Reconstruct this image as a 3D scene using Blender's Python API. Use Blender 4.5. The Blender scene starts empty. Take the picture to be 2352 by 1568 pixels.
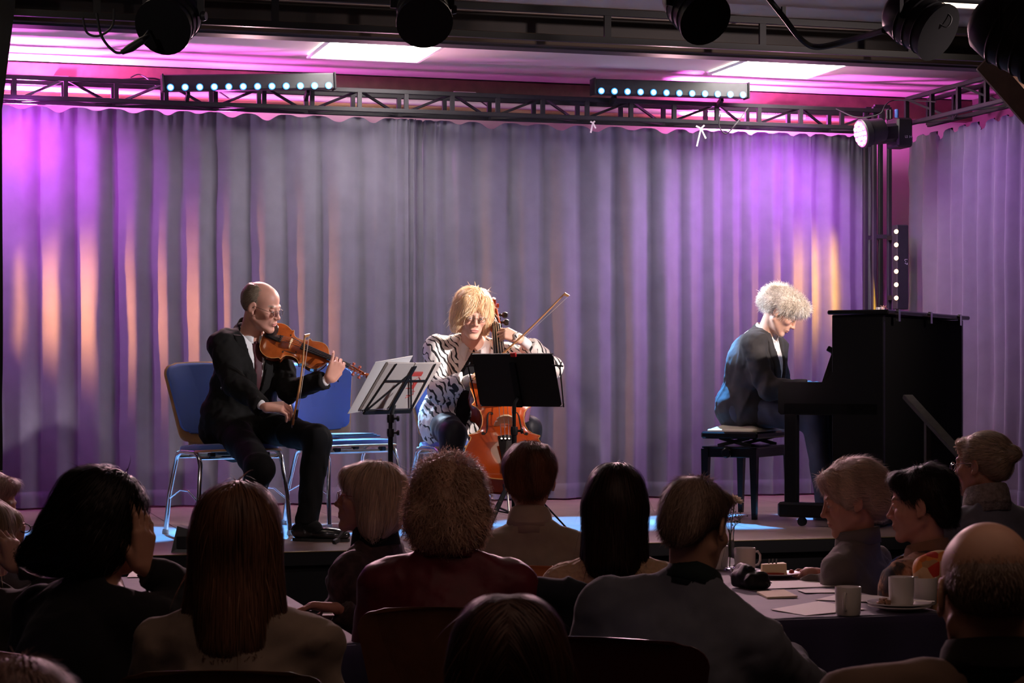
import bpy, bmesh, math, random
import numpy as np
from mathutils import Vector, Matrix

random.seed(7)
RNG = np.random.default_rng(7)
SC = bpy.context.scene
COL = SC.collection
PI = math.pi

# ---------------------------------------------------------------- camera
# world: z up, hall floor z=0, stage wall runs along x; the camera stands in the hall at x=y=0
FPX, CX, HOR, CAMZ = 4700.0, 1176.0, 850.0, 1.54
YAW = math.radians(16.3)
FW = Vector((math.sin(YAW), math.cos(YAW), 0))
RT = Vector((math.cos(YAW), -math.sin(YAW), 0))
STG = 0.70                                       # stage floor height


def P(px, py, d):
    """point seen at pixel (px, py) at distance d in front of the camera"""
    return FW * d + RT * ((px - CX) / FPX * d) + Vector((0, 0, CAMZ + (HOR - py) / FPX * d))


def PZ(px, d, z):
    v = P(px, HOR, d)
    v.z = z
    return v


def PY(px, y, z):
    """point on the plane world-y = y seen in column px"""
    t = (px - CX) / FPX
    d = y / (FW.y + t * RT.y)
    v = P(px, HOR, d)
    v.z = z
    return v


def zat(py, d):
    return CAMZ + (HOR - py) / FPX * d


def heading(a):
    """0 = facing away from the camera, 90 = facing the picture's right, 180 = facing the camera"""
    a = math.radians(a)
    return RT * math.sin(a) + FW * math.cos(a)


cam_d = bpy.data.cameras.new('camera')
cam = bpy.data.objects.new('camera', cam_d)
COL.objects.link(cam)
cam.location = (0, 0, CAMZ)
cam.rotation_euler = (PI / 2, 0, -YAW)
cam_d.sensor_width = 36
cam_d.lens = 36 * FPX / 2352
cam_d.shift_y = (HOR - 784) / 2352
cam_d.clip_end = 100
cam_d.dof.use_dof = True
cam_d.dof.focus_distance = 11.0
cam_d.dof.aperture_fstop = 14
SC.camera = cam

# ---------------------------------------------------------------- world, exposure
SC.view_settings.view_transform = 'Standard'
SC.view_settings.look = 'None'
SC.view_settings.exposure = 0.0
SC.view_settings.gamma = 1.0
SC.view_settings.use_curve_mapping = False
W = bpy.data.worlds.new('world')
SC.world = W
W.use_nodes = True
W.node_tree.nodes['Background'].inputs['Color'].default_value = (0.9, 0.62, 0.55, 1)
W.node_tree.nodes['Background'].inputs['Strength'].default_value = 0.012


def light(kind, name, loc, target, energy, color, **kw):
    d = bpy.data.lights.new(name, kind)
    o = bpy.data.objects.new(name, d)
    COL.objects.link(o)
    o.location = loc
    v = Vector(target) - Vector(loc)
    o.rotation_euler = v.to_track_quat('-Z', 'Y').to_euler()
    d.energy = energy
    d.color = color
    for k, x in kw.items():
        setattr(d, k, x)
    return o


def spot(name, loc, target, energy, color, size=40, blend=0.6, r=0.05):
    return light('SPOT', name, loc, target, energy, color, spot_size=math.radians(size), spot_blend=blend,
                 shadow_soft_size=r)


# two LED bars on the truss throw cold blue-white light down onto the stage
for px0, px1, aim in ((391, 754, -.15), (1380, 1705, -.25)):
    for t, e in ((.05, 1.0), (.5, 1.3), (.95, 1.0)):
        pl = PY(px0 + (px1 - px0) * t, 12.10, 3.19)
        spot('led_bar_and_fill_spot', pl, pl + Vector((aim + .9 * (t - .5), -1.45, -2.5)), 2700 * e, (.08, .40, 1.0), 21, .35, .02)
spot('led_bar_and_fill_spot', PY(600, 12.10, 3.19), P(1010, 900, 11.0), 560, (.62, .80, 1.0), 13, .7, .02)
spot('led_bar_and_fill_spot', PY(754, 12.10, 3.19), P(1740, 760, 11.75), 1500, (.66, .80, 1.0), 11, .7, .02)
spot('led_bar_and_fill_spot', PY(1380, 12.10, 3.19), P(600, 700, 10.4), 800, (1.0, .80, .74), 14, .8, .02)  # warm fill spot added to brighten the violinist, not LED bar light
spot('led_bar_and_fill_spot', PY(1390, 12.05, 3.19), P(1090, 740, 10.7), 1700, (1.0, .80, .66), 15, .8, .02)  # warm fill spot added to brighten the cellist
spot('led_bar_and_fill_spot', PY(1420, 12.05, 3.19), P(1795, 690, 11.66), 2800, (1.0, .94, .92), 6, .8, .02)  # narrow white fill added to brighten the pianist's hair
spot('led_bar_and_fill_spot', PY(754, 12.10, 3.19), P(760, 930, 11.3), 1100, (.62, .78, 1.0), 13, .8, .02)  # blue-white fill added to brighten the empty chair
# the same bars spill pinkish light forward onto the hall
spot('led_bar_spill', PY(570, 12.0, 3.15), Vector((1.0, 6.0, .8)), 400, (1.0, .55, .62), 60, 1.0, .05)
spot('led_bar_spill', PY(1540, 12.0, 3.15), Vector((2.9, 6.2, .8)), 400, (1.0, .55, .62), 60, 1.0, .05)
# magenta fixtures behind the truss: up onto the ceiling and down the curtain
spot('magenta_uplight', PY(60, 12.86, 3.08), PY(160, 12.48, 3.6), 520, (1.0, .13, .86), 166, .35, .03)
spot('magenta_uplight', PY(520, 12.86, 3.05), PY(660, 12.35, 3.6), 30, (1.0, .13, .86), 150, .6, .04)
spot('magenta_uplight', PY(1620, 12.86, 3.05), PY(1740, 12.70, 3.6), 400, (1.0, .13, .86), 140, .25, .03)
spot('pink_ceiling_fill', PY(900, 12.2, 2.9), PY(900, 11.2, 3.6), 26, (1.0, .46, .68), 165, .8, .05)  # added pink fill to brighten the ceiling, no fixture here
spot('pink_ceiling_fill', PY(1800, 12.2, 2.9), PY(1900, 11.2, 3.6), 16, (1.0, .40, .66), 165, .8, .05)  # second added ceiling fill, also without a fixture
spot('violet_downlight', PY(30, 12.12, 3.10), PY(80, 12.62, 2.60), 150, (.74, .07, .95), 120, 1.0, .04)
spot('violet_downlight', PY(1940, 11.95, 3.08), PY(1770, 12.62, 2.45), 190, (.66, .09, 1.0), 110, 1.0, .04)
spot('violet_side_light', PY(1900, 11.3, 3.15), Vector((6.4, 11.5, 2.3)), 95, (.68, .15, 1.0), 90, .9, .05)
# pale lilac washes raking the back curtain from both ends
spot('lilac_wash', Vector((-1.0, 11.6, 3.1)), Vector((2.4, 12.6, 2.1)), 270, (.86, .60, .96), 75, 1.0, .06)
spot('lilac_wash', Vector((5.6, 11.3, 3.1)), Vector((3.9, 12.6, 2.0)), 150, (.78, .50, 1.0), 80, 1.0, .06)
# amber vertical LED bars at both ends rake along the folds
light('AREA', 'amber_bar_light', PY(2008, 12.40, 2.18), PY(1900, 12.60, 2.12), 5, (1.0, .52, .03), shape='RECTANGLE', size=.04, size_y=.56, spread=math.radians(74))
light('AREA', 'amber_bar_light', PY(-140, 12.40, 2.02), PY(300, 12.53, 1.92), 11, (1.0, .40, .09), shape='RECTANGLE', size=.04, size_y=.56, spread=math.radians(46))
# wide front spots from the hall; narrow spots and soft hall fill added to brighten
spot('front_spot', (-2.0, 4.5, 3.3), (2.8, 11.6, 1.9), 110, (1.0, .82, .80), 46, .9, .1)
spot('front_spot', (6.2, 6.6, 3.3), (3.0, 11.2, 1.75), 560, (1.0, .78, .76), 56, .9, .08)
spot('front_spot', (6.2, 7.2, 3.3), P(1800, 760, 11.6), 1100, (1.0, .84, .78), 9, .8, .05)  # narrow spot added to brighten the pianist's face
spot('front_spot', (6.2, 6.6, 3.3), P(1100, 800, 10.7), 1500, (1.0, .84, .78), 13, .8, .05)  # narrow spot added to brighten the cellist
spot('front_spot', (6.2, 6.6, 3.3), P(700, 850, 10.6), 900, (.80, .86, 1.0), 15, .8, .05)  # bluish spot added to brighten the empty blue chair
light('AREA', 'hall_fill', (2.0, 3.2, 3.42), (2.0, 3.2, 0), 15, (1.0, .62, .48), shape='RECTANGLE', size=4.0, size_y=3.0)  # added soft fill over the audience, stands for no visible lamp


# ---------------------------------------------------------------- materials
MATS = {}


def mat(name, color, rough=0.6, metal=0.0, emit=None, estr=0.0, noise=None, bump=None, vcol=False, sheen=0.0,
        coat=0.0, trans=0.0, spec=0.5, transl=0.0, ior=1.45, sub=0.0):
    """noise=(scale, darker factor); bump=(scale, strength, distance)"""
    if name in MATS:
        return MATS[name]
    m = bpy.data.materials.new(name)
    m.use_nodes = True
    nt = m.node_tree
    b = nt.nodes['Principled BSDF']
    col = tuple(color) + (1,)
    b.inputs['Base Color'].default_value = col
    b.inputs['Roughness'].default_value = rough
    b.inputs['Metallic'].default_value = metal
    b.inputs['Sheen Weight'].default_value = sheen
    b.inputs['Coat Weight'].default_value = coat
    b.inputs['Transmission Weight'].default_value = trans
    b.inputs['IOR'].default_value = ior
    b.inputs['Specular IOR Level'].default_value = spec
    if sub:
        b.inputs['Subsurface Weight'].default_value = sub
        b.inputs['Subsurface Radius'].default_value = (0.02, 0.008, 0.004)
        b.inputs['Subsurface Scale'].default_value = 0.5
    if emit is not None:
        b.inputs['Emission Color'].default_value = tuple(emit) + (1,)
        b.inputs['Emission Strength'].default_value = estr
    src = None
    if vcol:
        a = nt.nodes.new('ShaderNodeVertexColor')
        a.layer_name = 'Col'
        src = a.outputs['Color']
    if noise:
        tc = nt.nodes.new('ShaderNodeTexCoord')
        n = nt.nodes.new('ShaderNodeTexNoise')
        n.inputs['Scale'].default_value = noise[0]
        n.inputs['Detail'].default_value = 5
        nt.links.new(tc.outputs['Object'], n.inputs['Vector'])
        r = nt.nodes.new('ShaderNodeMapRange')
        r.inputs['From Min'].default_value = 0.3
        r.inputs['From Max'].default_value = 0.7
        r.inputs['To Min'].default_value = noise[1]
        r.inputs['To Max'].default_value = 1.0
        nt.links.new(n.outputs['Fac'], r.inputs['Value'])
        mx = nt.nodes.new('ShaderNodeMix')
        mx.data_type = 'RGBA'
        mx.blend_type = 'MULTIPLY'
        mx.inputs['Factor'].default_value = 1
        if src:
            nt.links.new(src, mx.inputs[6])
        else:
            mx.inputs[6].default_value = col
        nt.links.new(r.outputs['Result'], mx.inputs[7])
        src = mx.outputs[2]
    if src:
        nt.links.new(src, b.inputs['Base Color'])
    if bump:
        tc = nt.nodes.new('ShaderNodeTexCoord')
        n = nt.nodes.new('ShaderNodeTexNoise')
        n.inputs['Scale'].default_value = bump[0]
        n.inputs['Detail'].default_value = 3
        nt.links.new(tc.outputs['Object'], n.inputs['Vector'])
        bp = nt.nodes.new('ShaderNodeBump')
        bp.inputs['Strength'].default_value = bump[1]
        bp.inputs['Distance'].default_value = bump[2]
        nt.links.new(n.outputs['Fac'], bp.inputs['Height'])
        nt.links.new(bp.outputs['Normal'], b.inputs['Normal'])
    if transl:
        out = nt.nodes['Material Output']
        t = nt.nodes.new('ShaderNodeBsdfTranslucent')
        t.inputs['Color'].default_value = col
        if src:
            nt.links.new(src, t.inputs['Color'])
        ms = nt.nodes.new('ShaderNodeMixShader')
        ms.inputs['Fac'].default_value = transl
        nt.links.new(b.outputs['BSDF'], ms.inputs[1])
        nt.links.new(t.outputs['BSDF'], ms.inputs[2])
        nt.links.new(ms.outputs['Shader'], out.inputs['Surface'])
    MATS[name] = m
    return m


# ---------------------------------------------------------------- objects
def tag(o, label=None, cat=None, group=None, kind=None):
    if label: o['label'] = label
    if cat: o['category'] = cat
    if group: o['group'] = group
    if kind: o['kind'] = kind
    return o


def empty(name, loc=(0, 0, 0), rz=0.0, label=None, cat=None, group=None, mtx=None):
    o = bpy.data.objects.new(name, None)
    COL.objects.link(o)
    o.empty_display_size = 0.1
    if mtx is not None:
        o.matrix_world = mtx
    else:
        o.location = loc
        o.rotation_euler = (0, 0, rz)
    return tag(o, label, cat, group)


def copy_tree(o, parent=None):
    c = o.copy()
    COL.objects.link(c)
    if parent is not None:
        c.parent = parent
    for ch in list(o.children):
        copy_tree(ch, c)
    return c


class MB:
    """collects simple solids and links them as one mesh object"""

    def __init__(s):
        s.v = []
        s.f = []
        s.m = Matrix()

    def add(s, vs, fs):
        n = len(s.v)
        s.v += [tuple(s.m @ Vector(p)) for p in vs]
        s.f += [tuple(i + n for i in f) for f in fs]
        return s

    def box(s, c, size, bev=0.0, rot=None):
        x, y, z = (q / 2 for q in size)
        b = min(bev, x * 0.95, y * 0.95, z * 0.95)
        R = rot if rot is not None else Matrix.Identity(3)
        c = Vector(c)
        if b <= 0:
            vs = [(sx * x, sy * y, sz * z) for sz in (-1, 1) for sy in (-1, 1) for sx in (-1, 1)]
            fs = [(0, 2, 3, 1), (4, 5, 7, 6), (0, 1, 5, 4), (2, 6, 7, 3), (0, 4, 6, 2), (1, 3, 7, 5)]
        else:
            vs = []
            ix = {}
            for sz in (-1, 1):
                for sy in (-1, 1):
                    for sx in (-1, 1):
                        for ax in range(3):
                            e = [x - b, y - b, z - b]
                            e[ax] += b
                            ix[(sx, sy, sz, ax)] = len(vs)
                            vs.append((sx * e[0], sy * e[1], sz * e[2]))
            fs = []
            for ax in range(3):
                o = [a for a in range(3) if a != ax]
                for sg in (-1, 1):
                    q = []
                    for (a, c2) in ((-1, -1), (1, -1), (1, 1), (-1, 1)):
                        k = [0, 0, 0]
                        k[ax] = sg; k[o[0]] = a; k[o[1]] = c2
                        q.append(ix[tuple(k) + (ax,)])
                    if (sg > 0) == (ax == 1): q.reverse()
                    fs.append(tuple(q))
            for ax in range(3):           # edges run along ax
                o = [a for a in range(3) if a != ax]
                for a in (-1, 1):
                    for c2 in (-1, 1):
                        k0 = [0, 0, 0]; k0[o[0]] = a; k0[o[1]] = c2; k0[ax] = -1
                        k1 = list(k0); k1[ax] = 1
                        fs.append((ix[tuple(k0) + (o[0],)], ix[tuple(k1) + (o[0],)], ix[tuple(k1) + (o[1],)], ix[tuple(k0) + (o[1],)]))
            for sz in (-1, 1):
                for sy in (-1, 1):
                    for sx in (-1, 1):
                        fs.append((ix[(sx, sy, sz, 0)], ix[(sx, sy, sz, 1)], ix[(sx, sy, sz, 2)]))
        vs = [c + R @ Vector(p) for p in vs]
        return s.add(vs, fs)

    def bar(s, a, b, w, h=None, up=(0, 0, 1), bev=0.0):
        """a box of section w x h from a to b"""
        a, b = Vector(a), Vector(b)
        h = h or w
        d = b - a
        L = d.length
        d.normalize()
        u = Vector(up)
        if abs(d.dot(u)) > 0.99: u = Vector((1, 0, 0))
        x = d.cross(u).normalized()
        u = x.cross(d).normalized()
        R = Matrix((x, d, u)).transposed()
        return s.box((a + b) / 2, (w, L, h), bev, R)

    def tube(s, pts, r, n=8, cap=True, closed=False):
        pts = [Vector(p) for p in pts]
        rs = r if isinstance(r, (list, tuple)) else [r] * len(pts)
        N = len(pts)
        vs = []
        prev = None
        for i, p in enumerate(pts):
            if closed:
                t = pts[(i + 1) % N] - pts[i - 1]
            else:
                t = pts[min(i + 1, N - 1)] - pts[max(i - 1, 0)]
            t.normalize()
            if prev is None:
                u = Vector((0, 0, 1)) if abs(t.z) < 0.9 else Vector((1, 0, 0))
                x = t.cross(u).normalized()
            else:
                x = (prev - t * prev.dot(t)).normalized()
            prev = x
            y = t.cross(x)
            for k in range(n):
                a = 2 * PI * k / n
                vs.append(p + (x * math.cos(a) + y * math.sin(a)) * rs[i])
        fs = []
        for i in range(N if closed else N - 1):
            j = (i + 1) % N
            for k in range(n):
                k2 = (k + 1) % n
                fs.append((i * n + k, i * n + k2, j * n + k2, j * n + k))
        if cap and not closed:
            fs.append(tuple(range(n - 1, -1, -1)))
            fs.append(tuple((N - 1) * n + k for k in range(n)))
        return s.add(vs, fs)

    def lathe(s, prof, n=20, c=(0, 0, 0), rot=None, cap=True):
        """prof: list of (radius, z)"""
        vs = []
        c = Vector(c)
        R = rot if rot is not None else Matrix.Identity(3)
        for r, z in prof:
            for k in range(n):
                a = 2 * PI * k / n
                vs.append(c + R @ Vector((r * math.cos(a), r * math.sin(a), z)))
        fs = []
        for i in range(len(prof) - 1):
            for k in range(n):
                k2 = (k + 1) % n
                fs.append((i * n + k, i * n + k2, (i + 1) * n + k2, (i + 1) * n + k))
        if cap:
            fs.append(tuple(range(n - 1, -1, -1)))
            fs.append(tuple((len(prof) - 1) * n + k for k in range(n)))
        return s.add(vs, fs)

    def prism(s, poly, h0, h1, fr=None):
        """poly: (x, y) list extruded from z=h0 to z=h1; fr maps local to object space"""
        n = len(poly)
        M = fr if fr is not None else Matrix()
        vs = [M @ Vector((p[0], p[1], h0)) for p in poly] + [M @ Vector((p[0], p[1], h1)) for p in poly]
        fs = [tuple(range(n - 1, -1, -1)), tuple(range(n, 2 * n))]
        for i in range(n):
            j = (i + 1) % n
            fs.append((i, j, n + j, n + i))
        return s.add(vs, fs)

    def build(s, name, m, parent=None, smooth=False, label=None, cat=None, group=None, kind=None):
        me = bpy.data.meshes.new(name)
        me.from_pydata(s.v, [], s.f)
        bm = bmesh.new()
        bm.from_mesh(me)
        bmesh.ops.recalc_face_normals(bm, faces=bm.faces)
        bm.to_mesh(me)
        bm.free()
        me.materials.append(m)
        if smooth:
            me.polygons.foreach_set('use_smooth', [True] * len(me.polygons))
            try:
                me.set_sharp_from_angle(angle=math.radians(40))
            except Exception:
                pass
        o = bpy.data.objects.new(name, me)
        COL.objects.link(o)
        if parent is not None:
            o.parent = parent
        return tag(o, label, cat, group, kind)


def np_mesh(name, V, F, m, parent=None, smooth=True, col=None, mats=None, fmat=None):
    """V (n,3), F (m,4) arrays -> object"""
    me = bpy.data.meshes.new(name)
    V = np.ascontiguousarray(V, dtype=np.float32)
    F = np.ascontiguousarray(F, dtype=np.int32)
    k = F.shape[1]
    me.vertices.add(len(V))
    me.vertices.foreach_set('co', V.ravel())
    me.loops.add(F.size)
    me.loops.foreach_set('vertex_index', F.ravel())
    me.polygons.add(len(F))
    me.polygons.foreach_set('loop_start', np.arange(0, F.size, k, dtype=np.int32))
    me.polygons.foreach_set('loop_total', np.full(len(F), k, dtype=np.int32))
    me.polygons.foreach_set('use_smooth', np.full(len(F), smooth, dtype=bool))
    for x in (mats or [m]):
        me.materials.append(x)
    if fmat is not None:
        me.polygons.foreach_set('material_index', np.ascontiguousarray(fmat, dtype=np.int32))
    me.update(calc_edges=True)
    if col is not None:
        a = me.color_attributes.new('Col', 'FLOAT_COLOR', 'POINT')
        c = np.ones((len(V), 4), dtype=np.float32)
        c[:, :3] = col
        a.data.foreach_set('color', c.ravel())
    o = bpy.data.objects.new(name, me)
    COL.objects.link(o)
    if parent is not None:
        o.parent = parent
    return o


# ---------------------------------------------------------------- solid modelling by distance fields
def A3(v):
    return np.array(tuple(v), dtype=np.float32)


def rc(a, b, r1, r2, k=0.02, flat=None):
    """tapered capsule; flat=(axis, factor) squashes it along an axis"""
    a, b = A3(a), A3(b)

    def f(x, y, z):
        ba = b - a
        L = float(ba @ ba) + 1e-12
        px, py, pz = x - a[0], y - a[1], z - a[2]
        t = np.clip((px * ba[0] + py * ba[1] + pz * ba[2]) / L, 0, 1)
        dx, dy, dz = px - t * ba[0], py - t * ba[1], pz - t * ba[2]
        if flat is not None:
            ax = A3(flat[0]); s = flat[1]
            q = dx * ax[0] + dy * ax[1] + dz * ax[2]
            g = 1.0 / s - 1.0
            dx, dy, dz = dx + q * g * ax[0], dy + q * g * ax[1], dz + q * g * ax[2]
            return (np.sqrt(dx * dx + dy * dy + dz * dz) - (r1 + (r2 - r1) * t)) * (0.5 + 0.5 * s)
        return np.sqrt(dx * dx + dy * dy + dz * dz) - (r1 + (r2 - r1) * t)
    m = max(r1, r2)
    return dict(f=f, lo=np.minimum(a, b) - m, hi=np.maximum(a, b) + m, k=k, op='u')


def ell(c, r, M=None, k=0.02, op='u'):
    """ellipsoid; M columns are its axes"""
    c, r = A3(c), A3(r)
    Mt = np.eye(3, dtype=np.float32) if M is None else np.array(M, dtype=np.float32).T

    def f(x, y, z):
        px, py, pz = x - c[0], y - c[1], z - c[2]
        u = Mt[0, 0] * px + Mt[0, 1] * py + Mt[0, 2] * pz
        v = Mt[1, 0] * px + Mt[1, 1] * py + Mt[1, 2] * pz
        w = Mt[2, 0] * px + Mt[2, 1] * py + Mt[2, 2] * pz
        k0 = np.sqrt((u / r[0]) ** 2 + (v / r[1]) ** 2 + (w / r[2]) ** 2)
        k1 = np.sqrt((u / r[0] ** 2) ** 2 + (v / r[1] ** 2) ** 2 + (w / r[2] ** 2) ** 2) + 1e-9
        return k0 * (k0 - 1) / k1
    e = np.abs(Mt.T) @ r
    return dict(f=f, lo=c - e, hi=c + e, k=k, op=op)


def rbox(c, h, rad=0.01, M=None, k=0.01, op='u'):
    c, h = A3(c), A3(h)
    Mt = np.eye(3, dtype=np.float32) if M is None else np.array(M, dtype=np.float32).T

    def f(x, y, z):
        px, py, pz = x - c[0], y - c[1], z - c[2]
        q = [np.abs(Mt[i, 0] * px + Mt[i, 1] * py + Mt[i, 2] * pz) - (h[i] - rad) for i in range(3)]
        o = np.sqrt(sum(np.maximum(a, 0) ** 2 for a in q))
        return o + np.minimum(np.maximum(q[0], np.maximum(q[1], q[2])), 0) - rad
    e = np.abs(Mt.T) @ h
    return dict(f=f, lo=c - e, hi=c + e, k=k, op=op)


def planes(c, M, pl, ext, k=0.004, op='s'):
    """convex solid: pl = list of (normal, offset) in the frame M about c, op 's' cuts it away"""
    c = A3(c)
    Mt = np.array(M, dtype=np.float32).T

    def f(x, y, z):
        px, py, pz = x - c[0], y - c[1], z - c[2]
        u = [Mt[i, 0] * px + Mt[i, 1] * py + Mt[i, 2] * pz for i in range(3)]
        d = None
        for n, o in pl:
            n = A3(n) / np.linalg.norm(n)
            e = n[0] * u[0] + n[1] * u[1] + n[2] * u[2] - o
            d = e if d is None else np.maximum(d, e)
        return d
    return dict(f=f, lo=c - ext, hi=c + ext, k=k, op=op)


def combine(F, d, k, op):
    if op == 'u':
        h = np.clip(0.5 + 0.5 * (F - d) / k, 0, 1)
        return F * (1 - h) + d * h - k * h * (1 - h)
    if op == 'i':                                        # intersect
        return np.maximum(F, d)
    h = np.clip(0.5 - 0.5 * (F + d) / k, 0, 1)           # subtract
    return F * (1 - h) - d * h + k * h * (1 - h)


def field(prims, pts):
    x, y, z = pts[:, 0], pts[:, 1], pts[:, 2]
    F = np.full(len(pts), 0.3, dtype=np.float32)
    for p in prims:
        F = combine(F, p['f'](x, y, z), p['k'], p['op'])
    return F


def axis_pts(lo, hi, base, fine):
    xs = [lo]
    while xs[-1] < hi:
        st = base
        for a, b, s in fine:
            if a - base < xs[-1] < b + s: st = min(st, s)
        xs.append(xs[-1] + st)
    return np.array(xs, dtype=np.float32)


def sdf_mesh(prims, base, fine=(), wr=None):
    """surface nets over a rectilinear grid; fine = list of (lo3, hi3, step); wr = extra field function"""
    lo = np.min([p['lo'] for p in prims if p['op'] == 'u'], axis=0)
    hi = np.max([p['hi'] for p in prims if p['op'] == 'u'], axis=0)
    for p in prims:
        if p['op'] == 'i':
            lo = np.maximum(lo, p['lo']); hi = np.minimum(hi, p['hi'])
    lo = lo - 2.5 * base; hi = hi + 2.5 * base
    ax = [axis_pts(lo[i], hi[i], base, [(f[0][i], f[1][i], f[2]) for f in fine]) for i in range(3)]
    F = np.full([len(a) for a in ax], 0.1, dtype=np.float32)
    for p in prims:
        mg = p['k'] + 2 * base
        sl = []
        if p['op'] == 'i': mg = 10
        for i in range(3):
            a = int(np.searchsorted(ax[i], p['lo'][i] - mg)) - 1
            b = int(np.searchsorted(ax[i], p['hi'][i] + mg)) + 1
            sl.append(slice(max(a, 0), max(min(b, len(ax[i])), 0)))
        X = ax[0][sl[0]][:, None, None]; Y = ax[1][sl[1]][None, :, None]; Z = ax[2][sl[2]][None, None, :]
        if X.size == 0 or Y.size == 0 or Z.size == 0: continue
        d = p['f'](X, Y, Z)
        F[sl[0], sl[1], sl[2]] = combine(F[sl[0], sl[1], sl[2]], d, p['k'], p['op'])
    if wr is not None:
        near = np.abs(F) < 0.04
        i, j, k = np.nonzero(near)
        F[i, j, k] += wr(ax[0][i], ax[1][j], ax[2][k])
    F[0] = F[-1] = 0.1; F[:, 0] = F[:, -1] = 0.1; F[:, :, 0] = F[:, :, -1] = 0.1
    S = F < 0
    n = S.shape
    cnt = np.zeros((n[0] - 1, n[1] - 1, n[2] - 1), dtype=np.int8)
    cs = [(a, b, c) for a in (0, 1) for b in (0, 1) for c in (0, 1)]
    for a, b, c in cs:
        cnt += S[a:n[0] - 1 + a, b:n[1] - 1 + b, c:n[2] - 1 + c]
    I, J, K = np.nonzero((cnt > 0) & (cnt < 8))
    idx = np.full(cnt.shape, -1, dtype=np.int32)
    idx[I, J, K] = np.arange(len(I))
    acc = np.zeros((len(I), 3), dtype=np.float32)
    num = np.zeros(len(I), dtype=np.float32)
    for u in cs:
        for d in range(3):
            if u[d] == 1: continue
            w = list(u); w[d] = 1
            f0 = F[I + u[0], J + u[1], K + u[2]]
            f1 = F[I + w[0], J + w[1], K + w[2]]
            cr = (f0 < 0) != (f1 < 0)
            t = np.where(cr, f0 / np.where(cr, f0 - f1, 1), 0)
            ijk = [I + u[0], J + u[1], K + u[2]]
            for q in range(3):
                c0 = ax[q][ijk[q]]
                if q == d: c0 = c0 + t * (ax[q][ijk[q] + 1] - ax[q][ijk[q]])
                acc[:, q] += np.where(cr, c0, 0)
            num += cr
    V = acc / num[:, None]
    Q = []
    for d in range(3):
        sl0 = [slice(None)] * 3; sl1 = [slice(None)] * 3
        sl0[d] = slice(0, -1); sl1[d] = slice(1, None)
        s0 = S[tuple(sl0)]; s1 = S[tuple(sl1)]
        e = np.array(np.nonzero(s0 != s1)).T
        o = [a for a in range(3) if a != d]
        ok = (e[:, o[0]] > 0) & (e[:, o[1]] > 0) & (e[:, o[0]] < n[o[0]] - 1) & (e[:, o[1]] < n[o[1]] - 1)
        e = e[ok]
        ins = s0[e[:, 0], e[:, 1], e[:, 2]]
        c = []
        for (da, db) in ((0, 0), (-1, 0), (-1, -1), (0, -1)):
            g = e.copy(); g[:, o[0]] += da; g[:, o[1]] += db
            c.append(idx[g[:, 0], g[:, 1], g[:, 2]])
        q = np.stack(c, axis=1)
        flip = ins if d == 1 else ~ins
        q[flip] = q[flip][:, ::-1]
        Q.append(q)
    Q = np.concatenate(Q)
    Q = Q[(Q >= 0).all(axis=1)]
    return V, Q


def ripple(seed, freq, amp, stretch=(1, 1, 1)):
    """cheap smooth noise, for cloth wrinkles and hair clumps"""
    r = np.random.default_rng(seed)
    D = r.normal(size=(9, 3)); D /= np.linalg.norm(D, axis=1)[:, None]
    fr = freq * r.uniform(0.6, 1.9, 9); ph = r.uniform(0, 6.28, 9)
    D = D * np.array(stretch)

    def f(x, y, z):
        s = 0
        w = 0
        for i in range(9):
            a = np.sin((x * D[i, 0] + y * D[i, 1] + z * D[i, 2]) * fr[i] + ph[i] + 1.3 * w)
            w = a
            s = s + a
        return (s / 4.0 * amp).astype(np.float32)
    return f

# ---------------------------------------------------------------- people
def fr(fwd, up=(0, 0, 1), pitch=0.0, roll=0.0):
    """3x3 with columns right, forward, up; pitch > 0 nods down, roll > 0 tips to the right"""
    f = Vector(fwd).normalized()
    r = f.cross(Vector(up)).normalized()
    u = r.cross(f)
    M = Matrix((r, f, u)).transposed()
    M = M @ Matrix.Rotation(math.radians(-pitch), 3, 'X') @ Matrix.Rotation(math.radians(roll), 3, 'Y')
    return M


def unit(v):
    return Vector(v).normalized()


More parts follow.
